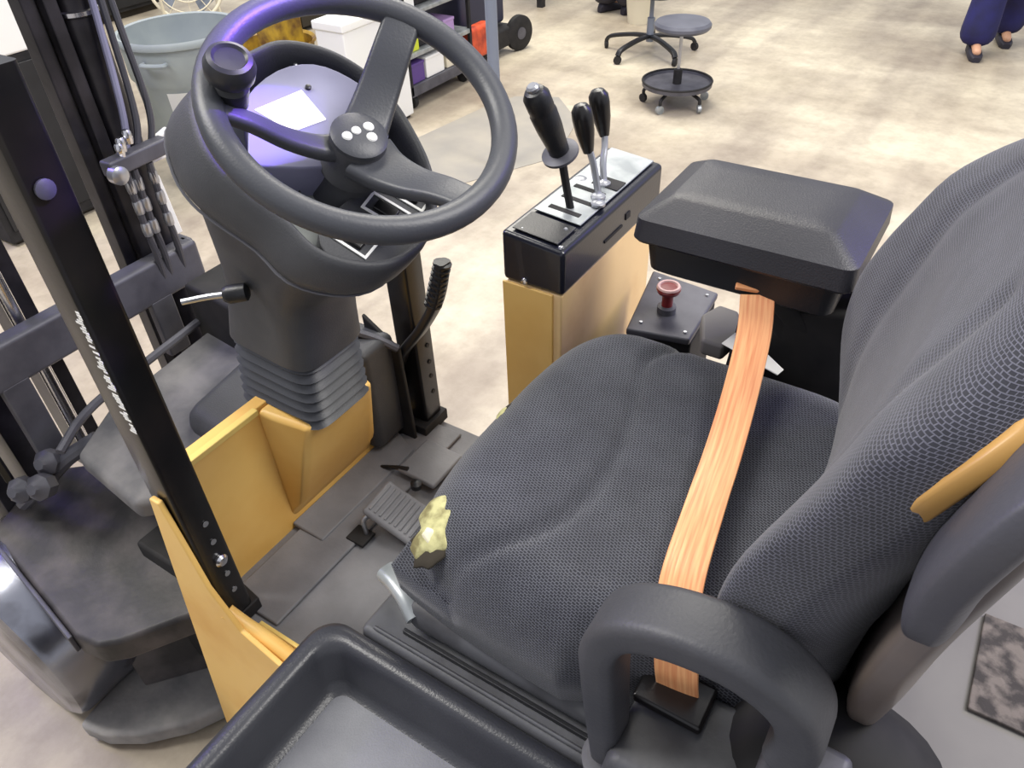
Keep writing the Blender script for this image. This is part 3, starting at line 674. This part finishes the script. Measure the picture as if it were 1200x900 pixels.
# stop switch plate
EP = prism('switch_plate', [(1.03, .445, 1.045), (1.055, .335, 1.045), (1.22, .345, 1.045), (1.235, .485, 1.045)], (0, 0, .014), M['steel_grey'], P, .004, label='dark metal plate carrying red stop button')
prism('plate_mount', [(1.04, .445, .85), (1.065, .335, .85), (1.21, .345, .85), (1.225, .48, .85)], (0, 0, .195), M['black_matte'], P, .004)
lathe('button_collar', [(.017, 0), (.017, .012), (.011, .014)], (1.115, .405, 1.059), (0, 0, 1), M['steel_grey'], EP, 20)
lathe('stop_button', [(.010, 0), (.010, .028), (.020, .030), (.022, .036), (.020, .040), (.001, .041)], (1.115, .405, 1.072), (0, 0, 1), M['red'], EP, 24, label='red emergency stop button')
bm = BM(); add_sweep(bm, [Vector((1.115+.018*math.cos(t*math.pi/12), .405+.018*math.sin(t*math.pi/12), 1.112)) for t in range(24)], circ(.0035, 6), (0, 0, 1), True); finish('button_ring', bm, M['pinkring'], EP)
for p in ((1.06, .43), (1.07, .35), (1.2, .36), (1.21, .46)):
    lathe('plate_screw', [(.004, 0), (.003, .003)], (p[0], p[1], 1.059), (0, 0, 1), M['silver'], EP, 10)
# armrest console box
def armrest():
    zt_ = 1.345; rings = []
    for (dx0, dx1, dy0, dy1, z, r) in ((.955, 1.135, .125, .365, 1.240, .02), (.938, 1.145, .11, .38, 1.252, .02), (.935, 1.15, .105, .387, 1.30, .02)):
        rings.append([Vector(((dx0+dx1)/2+a, (dy0+dy1)/2+b, z)) for a, b in rrect((dx1-dx0)/2, (dy1-dy0)/2, r)])
    body = loft('armrest_box', rings, M['plastic_dark'], P, label='black armrest storage box right of the seat')
    rings = []
    for (dx0, dx1, dy0, dy1, z, r) in ((.928, 1.160, .095, .400, 1.298, .016), (.924, 1.164, .090, .404, 1.303, .018), (.930, 1.160, .092, .402, 1.333, .018), (.968, 1.124, .132, .368, 1.356, .014), (.974, 1.118, .138, .363, 1.3585, .014), (1.0, 1.09, .17, .33, 1.3595, .01)):
        rings.append([Vector(((dx0+dx1)/2+a, (dy0+dy1)/2+b, z)) for a, b in rrect((dx1-dx0)/2, (dy1-dy0)/2, r)])
    loft('armrest_lid', rings, M['arm_vinyl'], body, label='padded black lid with bevelled edges', angle=32)
    box('lid_hinge', (1.0, .078, 1.25), (1.05, .10, 1.285), M['black_matte'], body, .004)
    return body
armrest()
tube('armrest_support', [(1.0, .20, 1.21), (1.01, .14, 1.12), (1.0, .06, 1.0)], .02, M['black_matte'], P, section=rrect(.025, .014, .008))
prism('armrest_mount', [(.98, .02, .95), (.98, .26, .95), (.98, .24, 1.2), (.98, .09, 1.24)], (.07, 0, 0), M['black_matte'], P, .01)
box('armrest_plate', (1.06, .03, 1.18), (1.12, .11, 1.25), M['lavender'], P, .006)
# seat adjuster handle
tube('adjuster_lever', [(.440, .520, .985), (.434, .500, .990), (.422, .470, .990), (.408, .442, .978)], .012, M['plate'], P, section=rrect(.016, .012, .010), radii=None, label='silver seat adjuster handle')

# ---- deck, tray, hood
box('battery_cover', (.368, -.118, .60), (1.08, .520, .945), M['deck'], P, .012, label='grey battery compartment cover')
box('deck_rail', (.376, -.10, .945), (.382, .50, .951), M['deck'], P, .003)
prism('deck_side_lip', [(.392, .46, .946), (.398, .46, .946), (.398, -.1, .946), (.392, -.1, .946)], (0, 0, .008), M['plastic_dark'], P, .001)
def tray():
    x0, x1, y0, y1 = -.42, .366, -.50, .572
    cx, cy = (x0+x1)/2, (y0+y1)/2; hx, hy = (x1-x0)/2, (y1-y0)/2
    def R(d, z, r): return [Vector((cx+a, cy+b, z)) for a, b in rrect(hx-d, hy-d, r, 8)]
    rings = [R(.0, .86, .04), R(0, .938, .04), R(.004, .948, .04), R(.012, .953, .038), R(.026, .953, .034), R(.032, .948, .032), R(.037, .935, .030), R(.045, .895, .028), R(.052, .884, .022), R(.062, .881, .016)]
    t = loft('rubber_tray', rings, M['tray'], P, caps=False, label='black moulded tray with rounded raised rim', angle=0)
    loft('tray_floor', [R(.058, .870, .018), R(.058, .8815, .018)], M['tray_floor'], t, label='dull grey tray floor')
    loft('tray_skirt', [R(.004, .60, .04), R(.004, .87, .04)], M['plastic_dark'], t)
    return t
tray()
prism('hood', [(.0, -.12, .80), (1.3, -.12, .80), (1.3, -1.2, .80), (.0, -1.2, .80)], (0, 0, .05), M['hood'], P, .01, label='light grey rear hood')
prism('grip_pad', [(.735, -.213, .851), (.905, -.213, .851), (.905, -.30, .851), (.735, -.30, .851)], (0, 0, .006), M['tread_pad'], P, .002, label='crusty dark grip pad on hood')

# ---- mast
box('carriage_bar', (.30, 1.585, .85), (.985, 1.635, .955), M['steel_grey'], P, .012, label='grey mast crossbar')
box('bar_end', (.955, 1.60, .85), (.99, 1.70, .955), M['steel_grey'], P, .012)
box('bar_strap', (.815, 1.585, .70), (.875, 1.61, .86), M['steel_grey'], P, .004)
box('bar_strap', (.44, 1.585, .62), (.50, 1.61, .86), M['steel_grey'], P, .004)
def channel(x, y, w_, d, z0=.35, z1=2.35):
    bm = BM(); t = .012
    add_prism(bm, [(x, y, z0), (x+w_, y, z0), (x+w_, y+t, z0), (x+t, y+t, z0), (x+t, y+d-t, z0), (x+w_, y+d-t, z0), (x+w_, y+d, z0), (x, y+d, z0)], (0, 0, z1-z0))
    return finish('mast_channel', bm, M['mast'], P, bevel=.003)
channel(.834, 1.66, .030, .045); channel(.868, 1.64, .028, .05); channel(.90, 1.73, .05, .06)
channel(.60, 1.78, .05, .12); channel(.43, 1.72, .05, .13); channel(.35, 1.70, .05, .13); channel(.28, 1.75, .04, .12)
cy_ = lathe('lift_cylinder', [(.040, .4), (.040, 1.47), (.043, 1.472), (.043, 1.482), (.038, 1.484), (.038, 2.3)], (.942, 1.67, 0), (0, 0, 1), M['mast'], P, 28)
lathe('cylinder_ring', [(.045, 1.474), (.045, 1.482)], (.942, 1.67, 0), (0, 0, 1), M['chrome'], cy_, 28)
lathe('tilt_rod', [(.014, .45), (.014, 1.6)], (.56, 1.66, 0), (0, 0, 1), M['chrome'], P, 14)
for k, (x, dx) in enumerate(((.955, .0), (.972, .012), (.99, .03))):
    tube('hydraulic_hose', [(x, 1.62, 1.9), (x+.004, 1.62, 1.6), (x-.012+dx*.4, 1.61, 1.42), (x-.035+dx, 1.60, 1.27), (x-.065+dx, 1.595, 1.19)], .0075, M['lavender'] if k == 0 else M['shell_pod'], P, seg=8)
bm = BM(); m = frame_m((.90, 1.575, 1.20), (0, 0, 1), (1, .05, 0)); add_box(bm, (-.075, -.018, -.018), (.085, .018, .018), m)
CL = finish('hose_clamp', bm, M['steel_grey'], P, bevel=.006, label='grey hose manifold clamp')
lathe('clamp_end', [(.020, 0), (.020, .02), (.012, .025)], (.835, 1.56, 1.19), (0, -1, 0), M['silver'], CL, 16)
for x, z in ((.875, 1.235), (.895, 1.245), (.868, 1.225)):
    lathe('hose_fitting', [(.008, 0), (.010, .01), (.010, .025), (.007, .03)], (x, 1.565, z-.01), (0, 0, 1), M['chrome'], CL, 10)
for x in (.865, .885, .925):
    hs = tube('lower_hose', [(x, 1.57, 1.18), (x, 1.575, 1.08), (x+.005, 1.58, .98), (x+.01, 1.6, .86)], .008, M['shell_pod'], P, seg=8)
    for z in (1.15, 1.10, 1.045): lathe('hose_ferrule', [(.0095, 0), (.0105, .006), (.0105, .026), (.009, .032)], (x+.001, 1.574, z-.02), (0, 0, 1), M['silver'], hs, 10)
prism('white_bracket', [(.95, 1.60, 1.16), (1.02, 1.60, 1.16), (1.02, 1.60, 1.22), (.95, 1.60, 1.20)], (0, .02, 0), M['white'], P, .003)
prism('white_bracket', [(.935, 1.58, .99), (.955, 1.58, .99), (.945, 1.58, 1.14), (.925, 1.58, 1.14)], (0, .012, 0), M['white'], P, .003)
# chain
CH = box('lift_chain', (.372, 1.66, .60), (.384, 1.668, 1.9), M['thread'], P, .001, label='rusty leaf chain')
for k in range(34):
    z = .85+k*.022
    bm = BM(); add_box(bm, (.362, 1.650, z), (.394, 1.672, z+.014)); finish('chain_link', bm, M['grime'], CH, bevel=.002)
# front casting, drive motor and fender
prism('front_fender', [(.455, 1.43, .74), (.43, 1.20, .74), (.56, 1.06, .76), (.80, 1.06, .80), (.92, 1.30, .80), (.90, 1.47, .80), (.58, 1.48, .76)], (0, 0, -.05), M['grey_rubber'], P, .014, label='dusty grey front fender plate')
prism('drive_motor', [(.60, 1.02, .62), (.86, 1.02, .62), (.86, 1.27, .66), (.62, 1.27, .62)], (0, 0, .19), M['plastic'], P, .035, label='black drive motor housing')
prism('motor_side', [(.84, 1.28, .72), (.99, 1.28, .72), (.99, 1.50, .72), (.86, 1.50, .72)], (0, 0, .20), M['black_matte'], P, .01)
tube('brake_line', [(.44, 1.46, .745), (.52, 1.49, .765), (.62, 1.50, .78), (.86, 1.49, .815)], .010, M['steel_grey'], P, seg=8)
prism('axle_plate', [(.292, 1.68, .50), (.229, 1.262, .50), (.24, 1.20, .50), (.272, 1.165, .50), (.374, 1.10, .50), (.44, 1.05, .50), (.60, 1.30, .56), (.60, 1.52, .56), (.47, 1.74, .52)], (0, 0, -.07), M['grime'], P, .012, label='grimy black front axle cover')
prism('plate_edge_highlight', [(.282, 1.68, .50), (.219, 1.262, .50), (.229, 1.262, .50), (.292, 1.68, .50)], (.0, .0, -.05), M['steel_grey'], P, .003)  # paler strip: highlight along the cover's edge put into its colour
for p in ((.40, 1.50, .66), (.445, 1.53, .68), (.385, 1.58, .62)):
    lathe('hub_nut', [(.026, 0), (.030, .01), (.030, .03), (.020, .04), (.012, .05)], p, (-.7, -.3, .5), M['steel_grey'], P, 8)
tube('linkage_arm', [(.37, 1.62, .56), (.41, 1.54, .64), (.46, 1.50, .69), (.52, 1.46, .72)], .018, M['steel_grey'], P, seg=10)
lathe('front_tyre', [(.05, -.115), (.225, -.115), (.243, -.105), (.250, -.09), (.250, .10), (.243, .11), (.05, .12)], (.285, 1.61, .25), (1, 0, 0), M['polished'], P, 72, label='shiny worn black front tyre')
FP = [(.160, 1.423), (.255, 1.44), (.376, 1.44), (.468, 1.38), (.475, 1.179), (.440, 1.12), (.395, 1.145), (.303, 1.195), (.222, 1.275), (.176, 1.35)]
prism('mud_guard', [(x, y, .075) for x, y in FP], (0, 0, -.06), M['mud'], P, .014, label='curved dusty grey rubber slab low behind the tyre')
prism('guard_bracket', [(.31, 1.36, .08), (.44, 1.25, .08), (.44, 1.40, .40), (.33, 1.44, .40)], (.02, .02, 0), M['grime'], P, .004)
# chassis body below
box('chassis', (.43, -1.1, .12), (1.06, 1.3, .56), M['black_matte'], P, .01)

# ================================================================== BACKGROUND THINGS
def trash_can():
    c = (2.63, 3.77, 0); t = thing('trash_can', c, 'round grey plastic trash can with white label behind the forklift mast', 'trash can')
    prof = [(.25, .0), (.255, .02), (.285, .58), (.300, .60), (.302, .765), (.318, .77), (.322, .79), (.312, .805), (.296, .80), (.290, .60), (.27, .58), (.24, .03), (.001, .025)]
    bm = BM(); add_lathe(bm, prof, c, (0, 0, 1), 56, capped=False); bm.verts.ensure_lookup_table(); bm.faces.new(bm.verts[:56][::-1])
    finish('body', bm, M['can'], t, angle=50)
    for a in (205, 25):
        a = math.radians(a); d = Vector((math.cos(a), math.sin(a), 0)); p = Vector(c)+d*.305+Vector((0, 0, .71)); s = Vector((-d.y, d.x, 0))
        tube('handle', [p-s*.06+d*.0, p-s*.05+d*.03, p+s*.05+d*.03, p+s*.06], .012, M['can'], t, seg=8)
    bm = BM(); ctr = Vector(c)
    A0 = math.radians(219); rows = []
    for z in (.46, .56):
        r = .2545+(z-.02)/.56*.03+.0035
        rows.append([bm.verts.new(ctr+Vector((r*math.cos(A0+k*.06-.24), r*math.sin(A0+k*.06-.24), z))) for k in range(8)])
    for k in range(7): bm.faces.new((rows[0][k], rows[0][k+1], rows[1][k+1], rows[1][k]))
    bmesh.ops.solidify(bm, geom=bm.faces[:], thickness=.002); finish('paper_label', bm, M['white'], t, label='white paper label')
trash_can()
def caster(p, parent, r=.025, mat='black_matte'):
    lathe('caster', [(r*.4, -r*.45), (r, -r*.4), (r, r*.4), (r*.4, r*.45)], (p[0], p[1], r), (math.cos(p[2]), math.sin(p[2]), 0), M[mat], parent, 18)
def shop_stool():
    x, y = 4.86, 1.87; t = thing('shop_stool', (x, y, 0), 'round grey padded rolling stool with tool tray ring near its casters', 'stool')
    lathe('seat', [(.12, .465), (.165, .47), (.178, .485), (.178, .502), (.165, .518), (.10, .524), (.001, .522)], (x, y, 0), (0, 0, 1), M['stool_vinyl'], t, 40)
    lathe('seat_post', [(.011, .2), (.011, .47)], (x, y, 0), (0, 0, 1), M['silver'], t, 12)
    lathe('post_sleeve', [(.028, .12), (.028, .225), (.02, .23)], (x, y, 0), (0, 0, 1), M['black_matte'], t, 16)
    lathe('tray_disc', [(.225, .128), (.228, .155), (.220, .155), (.216, .136), (.03, .136)], (x, y, 0), (0, 0, 1), M['steel_grey'], t, 48)
    bm = BM(); add_sweep(bm, [Vector((x+.224*math.cos(k*math.pi/24), y+.224*math.sin(k*math.pi/24), .157)) for k in range(48)], circ(.007, 8), (0, 0, 1), True); finish('tray_rim', bm, M['black_matte'], t)
    for k in range(5):
        a = k*2*math.pi/5+.55; d = Vector((math.cos(a), math.sin(a), 0))
        tube('leg', [Vector((x, y, .11)), Vector((x, y, .105))+d*.12, Vector((x, y, .085))+d*.205, Vector((x, y, .055))+d*.215], .011, M['black_matte'], t, seg=8)
        caster((x+d.x*.215, y+d.y*.215, a+1), t, .027, 'plate' if k in (2, 3, 4) else 'black_matte')
shop_stool()
def office_base():
    x, y = 5.78, 2.48; t = thing('office_chair', (x, y, 0), 'black five-star office chair base on casters behind the round stool', 'chair')
    lathe('gas_lift', [(.028, .09), (.028, .26), (.016, .262), (.016, .42)], (x, y, 0), (0, 0, 1), M['pole'], t, 16)
    for k in range(5):
        a = k*2*math.pi/5+.35; d = Vector((math.cos(a), math.sin(a), 0)); o = Vector((x, y, 0))
        tube('star_leg', [o+Vector((0, 0, .13)), o+d*.15+Vector((0, 0, .125)), o+d*.32+Vector((0, 0, .095)), o+d*.36+Vector((0, 0, .06))], .016, M['plastic_dark'], t, seg=8, section=rrect(.02, .013, .006))
        caster((x+d.x*.36, y+d.y*.36, a+.6), t, .03)
    rings = [[Vector((x+a, y+b, z)) for a, b in rrect(hx, hy, .08)] for hx, hy, z in ((.20, .19, .43), (.235, .225, .45), (.24, .23, .48), (.20, .19, .505))]
    loft('seat', rings, M['plastic_dark'], t)
    br = [[Vector((x+.24+dz*.12, y+a, .62+dz)) + Vector((b*.25, 0, 0)) for a, b in rrect(.2*s, .12*s, .05*s)] for dz, s in ((0, .8), (.05, 1), (.3, 1), (.38, .8))]
    loft('back_rest', br, M['plastic_dark'], t)
    tube('back_bar', [(x, y, .44), (x+.25, y, .44), (x+.27, y, .62), (x+.28, y, .75)], .014, M['plastic_dark'], t)
office_base()
def person(cx, cy, rot, label, colm='navy', stance=.14, step=.12, shirt='shirt'):
    t = thing('person', (cx, cy, 0), label, 'person')
    Rz = Matrix.Rotation(rot, 3, 'Z')
    def tr(p): q = Rz @ Vector(p); return Vector((q.x+cx, q.y+cy, q.z))
    def skinned(name, vs, es, rs, mat, sub=2, lab=None):
        me = bpy.data.meshes.new(name); o = bpy.data.objects.new(name, me)
        c = tr((0, 0, 0))
        me.from_pydata([tr(v)-c for v in vs], es, []); COL.objects.link(o); me.materials.append(M[mat]); o.parent = t; o.location = (0, 0, 0)
        sk = o.modifiers.new('skin', 'SKIN'); sk.use_smooth_shade = True
        for d, r in zip(me.skin_vertices[0].data, rs): d.radius = (r, r)
        me.skin_vertices[0].data[0].use_root = True
        s = o.modifiers.new('s', 'SUBSURF'); s.levels = sub; s.render_levels = sub
        if lab: o['label'] = lab
        return o
    L_, R_ = stance, -stance
    # continuous body
    vs = [(0, 0, .95), (0, 0, 1.12), (0, .01, 1.30), (0, 0, 1.46), (0, .01, 1.54), (0, .03, 1.62), (0, .03, 1.73),
          (.09, 0, .90), (L_*.9, step*.5, .50), (L_, step*.7, .10), (L_, step+.10, .05),
          (-.09, 0, .90), (R_*.9, -step*.2, .50), (R_, -step, .10), (R_, -step+.17, .05),
          (.18, 0, 1.42), (.24, -.02, 1.16), (.25, .08, .93), (.25, .10, .86), (-.18, 0, 1.42), (-.24, -.02, 1.16), (-.25, .08, .93), (-.25, .10, .86)]
    es = [(0, 1), (1, 2), (2, 3), (3, 4), (4, 5), (5, 6), (0, 7), (7, 8), (8, 9), (9, 10), (0, 11), (11, 12), (12, 13), (13, 14), (3, 15), (15, 16), (16, 17), (17, 18), (3, 19), (19, 20), (20, 21), (21, 22)]
    rs = [.12, .12, .13, .09, .05, .085, .07, .08, .055, .035, .03, .08, .055, .035, .03, .055, .04, .028, .03, .055, .04, .028, .03]
    skinned('body', vs, es, rs, 'skin')
    vs2 = [(0, 0, .98), (0, 0, .90), (.085, 0, .84), (L_*.9, step*.5, .50), (L_, step*.7-.01, .22), (L_, step*.7-.01, .05), (-.085, 0, .84), (R_*.9, -step*.2, .50), (R_, -step-.01, .22), (R_, -step-.01, .05)]
    skinned('trousers', vs2, [(0, 1), (1, 2), (2, 3), (3, 4), (4, 5), (1, 6), (6, 7), (7, 8), (8, 9)], [.13, .14, .12, .115, .125, .14, .12, .115, .125, .14], colm, 2, 'dark navy wide trousers')
    skinned('shirt_body', [(0, 0, 1.0), (0, 0, 1.15), (0, .01, 1.30), (0, 0, 1.44), (.18, 0, 1.42), (.24, -.02, 1.18), (-.18, 0, 1.42), (-.24, -.02, 1.18)], [(0, 1), (1, 2), (2, 3), (3, 4), (4, 5), (3, 6), (6, 7)], [.14, .14, .15, .10, .07, .055, .07, .055], shirt)
    skinned('hair', [(0, .01, 1.69), (0, -.01, 1.75), (0, -.03, 1.68)], [(0, 1), (1, 2)], [.085, .07, .06], 'hair')
    for sx, sy in ((L_, step*.7), (R_, -step)):
        rings = []
        for yy, w_, h_ in ((-.08, .025, .05), (-.06, .038, .075), (0, .042, .085), (.08, .045, .065), (.15, .044, .05), (.19, .025, .035)):
            rings.append([tr((sx+a, sy+yy, h_/2+b)) for a, b in rrect(w_, h_/2, min(w_, h_/2)*.6)])
        loft('shoe', rings, M['shoe'], t)
person(6.95, .26, 1.85, 'person in dark navy trousers and dark shoes standing on the far floor', stance=.13, step=.22)
person(6.75, 3.22, -2.0, 'second person in black trousers, feet beyond the rolling stool', 'shoe', .10, .06)

def tool_cart():
    t = thing('supply_cart', (4.3, 3.55, 0), 'black wheeled supply cart with pale shelf edges and boxes behind the steering wheel', 'cart')
    x0, x1, y0, y1 = 3.94, 4.66, 3.35, 3.85
    for z, th, mt in ((.09, .07, 'steel_grey'), (.33, .03, 'plate'), (.58, .025, 'plate'), (.84, .03, 'plate')):
        box('shelf', (x0, y0, z), (x1, y1, z+th), M[mt], t, .004)
    for x in (x0+.012, x1-.012):
        for y in (y0+.012, y1-.012): box('upright', (x-.012, y-.012, .1), (x+.012, y+.012, .95), M['black_matte'], t, .002)
    for x in (x0+.06, x1-.06):
        for y in (y0+.06, y1-.06): caster((x, y, 0), t, .045)
    box('back_panel', (x0, y1-.02, .1), (x1, y1, .9), M['black_matte'], t, .002)
tool_cart()
# goods on the cart: (lo, hi, material, name, label, category)
goods = [((3.98, 3.37, .161), (4.12, 3.60, .29), 'purple_cloth', 'storage_bin', 'purple plastic bin on the lowest cart shelf, leftmost', 'bin'),
         ((4.14, 3.37, .161), (4.34, 3.60, .295), 'white', 'carton', 'white carton on the lowest cart shelf beside the purple bin', 'box'),
         ((4.37, 3.37, .161), (4.54, 3.62, .275), 'cream', 'carton', 'cream carton at right end of lowest cart shelf', 'box'),
         ((3.99, 3.37, .361), (4.09, 3.58, .49), 'lime', 'spray_bottle_box', 'lime yellow box on the middle cart shelf', 'box'),
         ((4.12, 3.40, .361), (4.34, 3.62, .50), 'black_matte', 'tool_case', 'black tool case on the middle cart shelf', 'case'),
         ((4.38, 3.38, .361), (4.50, 3.58, .47), 'lilac', 'carton', 'lilac carton at right end of the middle cart shelf', 'box'),
         ((3.98, 3.40, .606), (4.12, 3.64, .72), 'white', 'carton', 'white carton on the third cart shelf', 'box'),
         ((4.14, 3.42, .606), (4.34, 3.62, .70), 'black_matte', 'tool_case', 'black tool case on the third cart shelf', 'case'),
         ((4.38, 3.42, .606), (4.54, 3.62, .72), 'lilac', 'carton', 'lilac carton on the third cart shelf', 'box')]
for lo, hi, mt, nm, lb, ct in goods:
    if nm in ('tool_case',):
        t = thing(nm, ((lo[0]+hi[0])/2, (lo[1]+hi[1])/2, lo[2]), lb, ct, 'goods on the supply cart')
        box('case_body', lo, (hi[0], hi[1], lo[2]+(hi[2]-lo[2])*.6), M[mt], t, .012); box('case_lid', (lo[0], lo[1], lo[2]+(hi[2]-lo[2])*.62), hi, M['plastic_dark'], t, .012)
        tube('case_handle', [(lo[0]+.05, lo[1], lo[2]+.05), (lo[0]+.055, lo[1]-.02, lo[2]+.055), (hi[0]-.055, lo[1]-.02, lo[2]+.055), (hi[0]-.05, lo[1], lo[2]+.05)], .005, M['silver'], t, n=3, seg=6)
    else:
        t = thing(nm, ((lo[0]+hi[0])/2, (lo[1]+hi[1])/2, lo[2]), lb, ct, 'goods on the supply cart')
        box('box_body', lo, (hi[0], hi[1], hi[2]-.012), M[mt], t, .006); box('box_lid', (lo[0]-.003, lo[1]-.003, hi[2]-.02), (hi[0]+.003, hi[1]+.003, hi[2]), M[mt], t, .005)
t = thing('white_board_box', (3.6, 3.45, 0), 'large white box standing left of the supply cart', 'box')
box('box_body', (3.34, 3.30, .02), (3.88, 3.52, .66), M['white'], t, .01); box('box_lid', (3.33, 3.29, .65), (3.89, 3.53, .70), M['white'], t, .01); box('box_base', (3.36, 3.32, 0), (3.86, 3.50, .02), M['black_matte'], t, .002)
def bucket():
    c = (3.66, 4.25, 0); t = thing('mop_bucket', c, 'dirty yellow mop bucket between the trash can and the white box', 'bucket')
    bm = BM(); add_lathe(bm, [(.21, .06), (.26, .40), (.275, .41), (.27, .425), (.25, .41), (.20, .08), (.001, .08)], c, (0, 0, 1), 32, capped=False); finish('bucket_body', bm, M['bucket_yellow'], t)
    box('wringer', (3.56, 4.10, .36), (3.80, 4.30, .58), M['bucket_yellow'], t, .02)
    for a in range(4):
        caster((c[0]+.13*math.cos(a*1.57+.7), c[1]+.13*math.sin(a*1.57+.7), a), t, .03)
bucket()
# dark blue machine with orange hose and wheel beyond the cart
t = thing('floor_machine', (5.1, 3.75, 0), 'dark blue machine with orange guard and black wheel right of the cart', 'machine')
box('housing', (4.78, 3.52, .22), (5.35, 3.95, .75), M['bluebox'], t, .03)
box('base_plate', (4.74, 3.45, .06), (5.40, 3.98, .20), M['black_matte'], t, .02)
prism('orange_guard', [(4.60, 3.36, .12), (4.98, 3.36, .12), (4.94, 3.36, .34), (4.66, 3.36, .34)], (0, .10, 0), M['orange'], t, .03)
for y in (3.44, 3.98):
    w_ = lathe('wheel', [(.05, -.03), (.11, -.03), (.13, -.02), (.13, .02), (.11, .03), (.05, .03)], (5.42, y, .13), (0.25, 1, 0), M['black_matte'], t, 32)
    lathe('wheel_hub', [(.045, -.034), (.045, .034)], (5.42, y, .13), (.25, 1, 0), M['steel_grey'], w_, 16)
t = thing('steel_post', (3.46, 2.36, 0), 'slim grey steel post standing on floor right of the steering wheel', 'post')
lathe('shaft', [(.031, .004), (.031, 2.4)], (3.46, 2.36, 0), (0, 0, 1), M['pole'], t, 20)
lathe('foot_flange', [(.055, 0), (.055, .006), (.035, .012)], (3.46, 2.36, 0), (0, 0, 1), M['pole'], t, 20)
# dark cabinets top left, round white fan, white tub
t = thing('dark_cabinet', (5.0, 7.9, 0), 'long dark cabinet on the floor beyond the trash can', 'cabinet')
box('carcass', (3.3, 7.35, .06), (5.05, 8.0, .9), M['black_matte'], t, .01); box('plinth', (3.33, 7.4, 0), (5.02, 7.98, .06), M['thread'], t, .002)
for k in range(3): box('door', (3.33+k*.575, 7.33, .1), (3.88+k*.575, 7.35, .86), M['plastic_dark'], t, .003)
def fan():
    c = Vector((4.55, 6.25, 0)); t = thing('floor_fan', c, 'round cream floor fan behind the trash can rim', 'fan'); ax = Vector((-.5, -.75, .35)).normalized(); o = c+Vector((0, 0, .42))
    m = frame_m(o, ax)
    for r, h in ((.30, 0), (.24, .03), (.16, .05)):
        bm = BM(); add_sweep(bm, [m @ Vector((r*math.cos(k*math.pi/20), r*math.sin(k*math.pi/20), h)) for k in range(40)], circ(.014 if r > .29 else .006, 8), ax, True); finish('guard_ring', bm, M['cream'], t)
    for k in range(10):
        a = k*math.pi/5; tube('guard_wire', [m @ Vector((.06*math.cos(a), .06*math.sin(a), .055)), m @ Vector((.3*math.cos(a), .3*math.sin(a), 0))], .004, M['cream'], t, n=1, seg=6)
    lathe('motor', [(.09, -.16), (.10, -.04), (.06, .05), (.05, .06)], o, ax, M['steel_grey'], t, 24)
    for k in range(4):
        a = k*math.pi/2+.3; pts = [m @ Vector((.08*math.cos(a+d)*s, .08*math.sin(a+d)*s, zz)) for d, s, zz in ((-.2, 1, -.02), (-.25, 3.2, -.03), (.35, 3.2, .01), (.3, 1, .0))]
        prism('blade', pts, ax*.004, M['pole'], t, .001)
    tube('stand', [(c.x-.22, c.y+.1, .015), (c.x-.25, c.y+.02, .42), (c.x-.2, c.y, .44)], .013, M['cream'], t); tube('stand', [(c.x+.22, c.y-.1, .015), (c.x+.25, c.y-.02, .42), (c.x+.2, c.y, .44)], .013, M['cream'], t)
    box('stand_foot', (c.x-.3, c.y-.15, 0), (c.x+.3, c.y+.15, .025), M['cream'], t, .008)
fan()
t = thing('brown_crate', (5.35, 5.6, 0), 'dark brown crate at the top edge right of the trash can', 'crate')
for k in range(4):
    z = .04+k*.1
    box('board', (5.0, 5.42, z), (5.7, 5.44, z+.085), M['thread'], t, .003); box('board', (5.0, 5.42, z), (5.02, 5.95, z+.085), M['thread'], t, .003)
box('crate_inner', (5.03, 5.45, .02), (5.68, 5.95, .40), M['black_matte'], t, .003)
t = thing('dark_stand', (1.78, 4.25, 0), 'dark equipment stand on the floor behind the mast', 'stand')
box('stand_body', (1.50, 4.0, .02), (2.03, 4.5, .84), M['black_matte'], t, .01); box('stand_foot', (1.53, 4.03, 0), (2.0, 4.47, .02), M['thread'], t, .002); box('stand_door', (1.53, 3.99, .08), (2.0, 4.0, .80), M['plastic_dark'], t, .003)
t = thing('white_box', (1.78, 4.25, .84), 'bright white box on top of the dark stand at the top left corner', 'box')
box('box_body', (1.46, 3.99, .84), (2.04, 4.5, 1.20), M['white'], t, .012); box('box_lid', (1.45, 3.98, 1.19), (2.05, 4.51, 1.24), M['white'], t, .012)
t = thing('cream_tub', (6.55, 2.92, 0), 'small cream tub on floor behind the office chair', 'tub')
bm = BM(); add_lathe(bm, [(.10, 0), (.125, .22), (.135, .225), (.135, .24), (.12, .24), (.095, .01), (.001, .01)], (6.55, 2.92, 0), (0, 0, 1), 28, capped=False); finish('tub_body', bm, M['cream'], t)
lathe('tub_lid', [(.138, .235), (.138, .25), (.12, .256)], (6.55, 2.92, 0), (0, 0, 1), M['cream'], t, 28)
t = thing('work_bench', (7.3, 4.2, 0), 'dark legged bench at the top edge beyond the stool', 'bench')
for x, y in ((6.62, 3.95), (7.9, 3.95), (6.62, 4.5), (7.9, 4.5)): box('leg', (x-.03, y-.03, 0), (x+.03, y+.03, .82), M['black_matte'], t, .004)
box('bench_top', (6.55, 3.88, .82), (7.97, 4.57, .87), M['steel_grey'], t, .006)
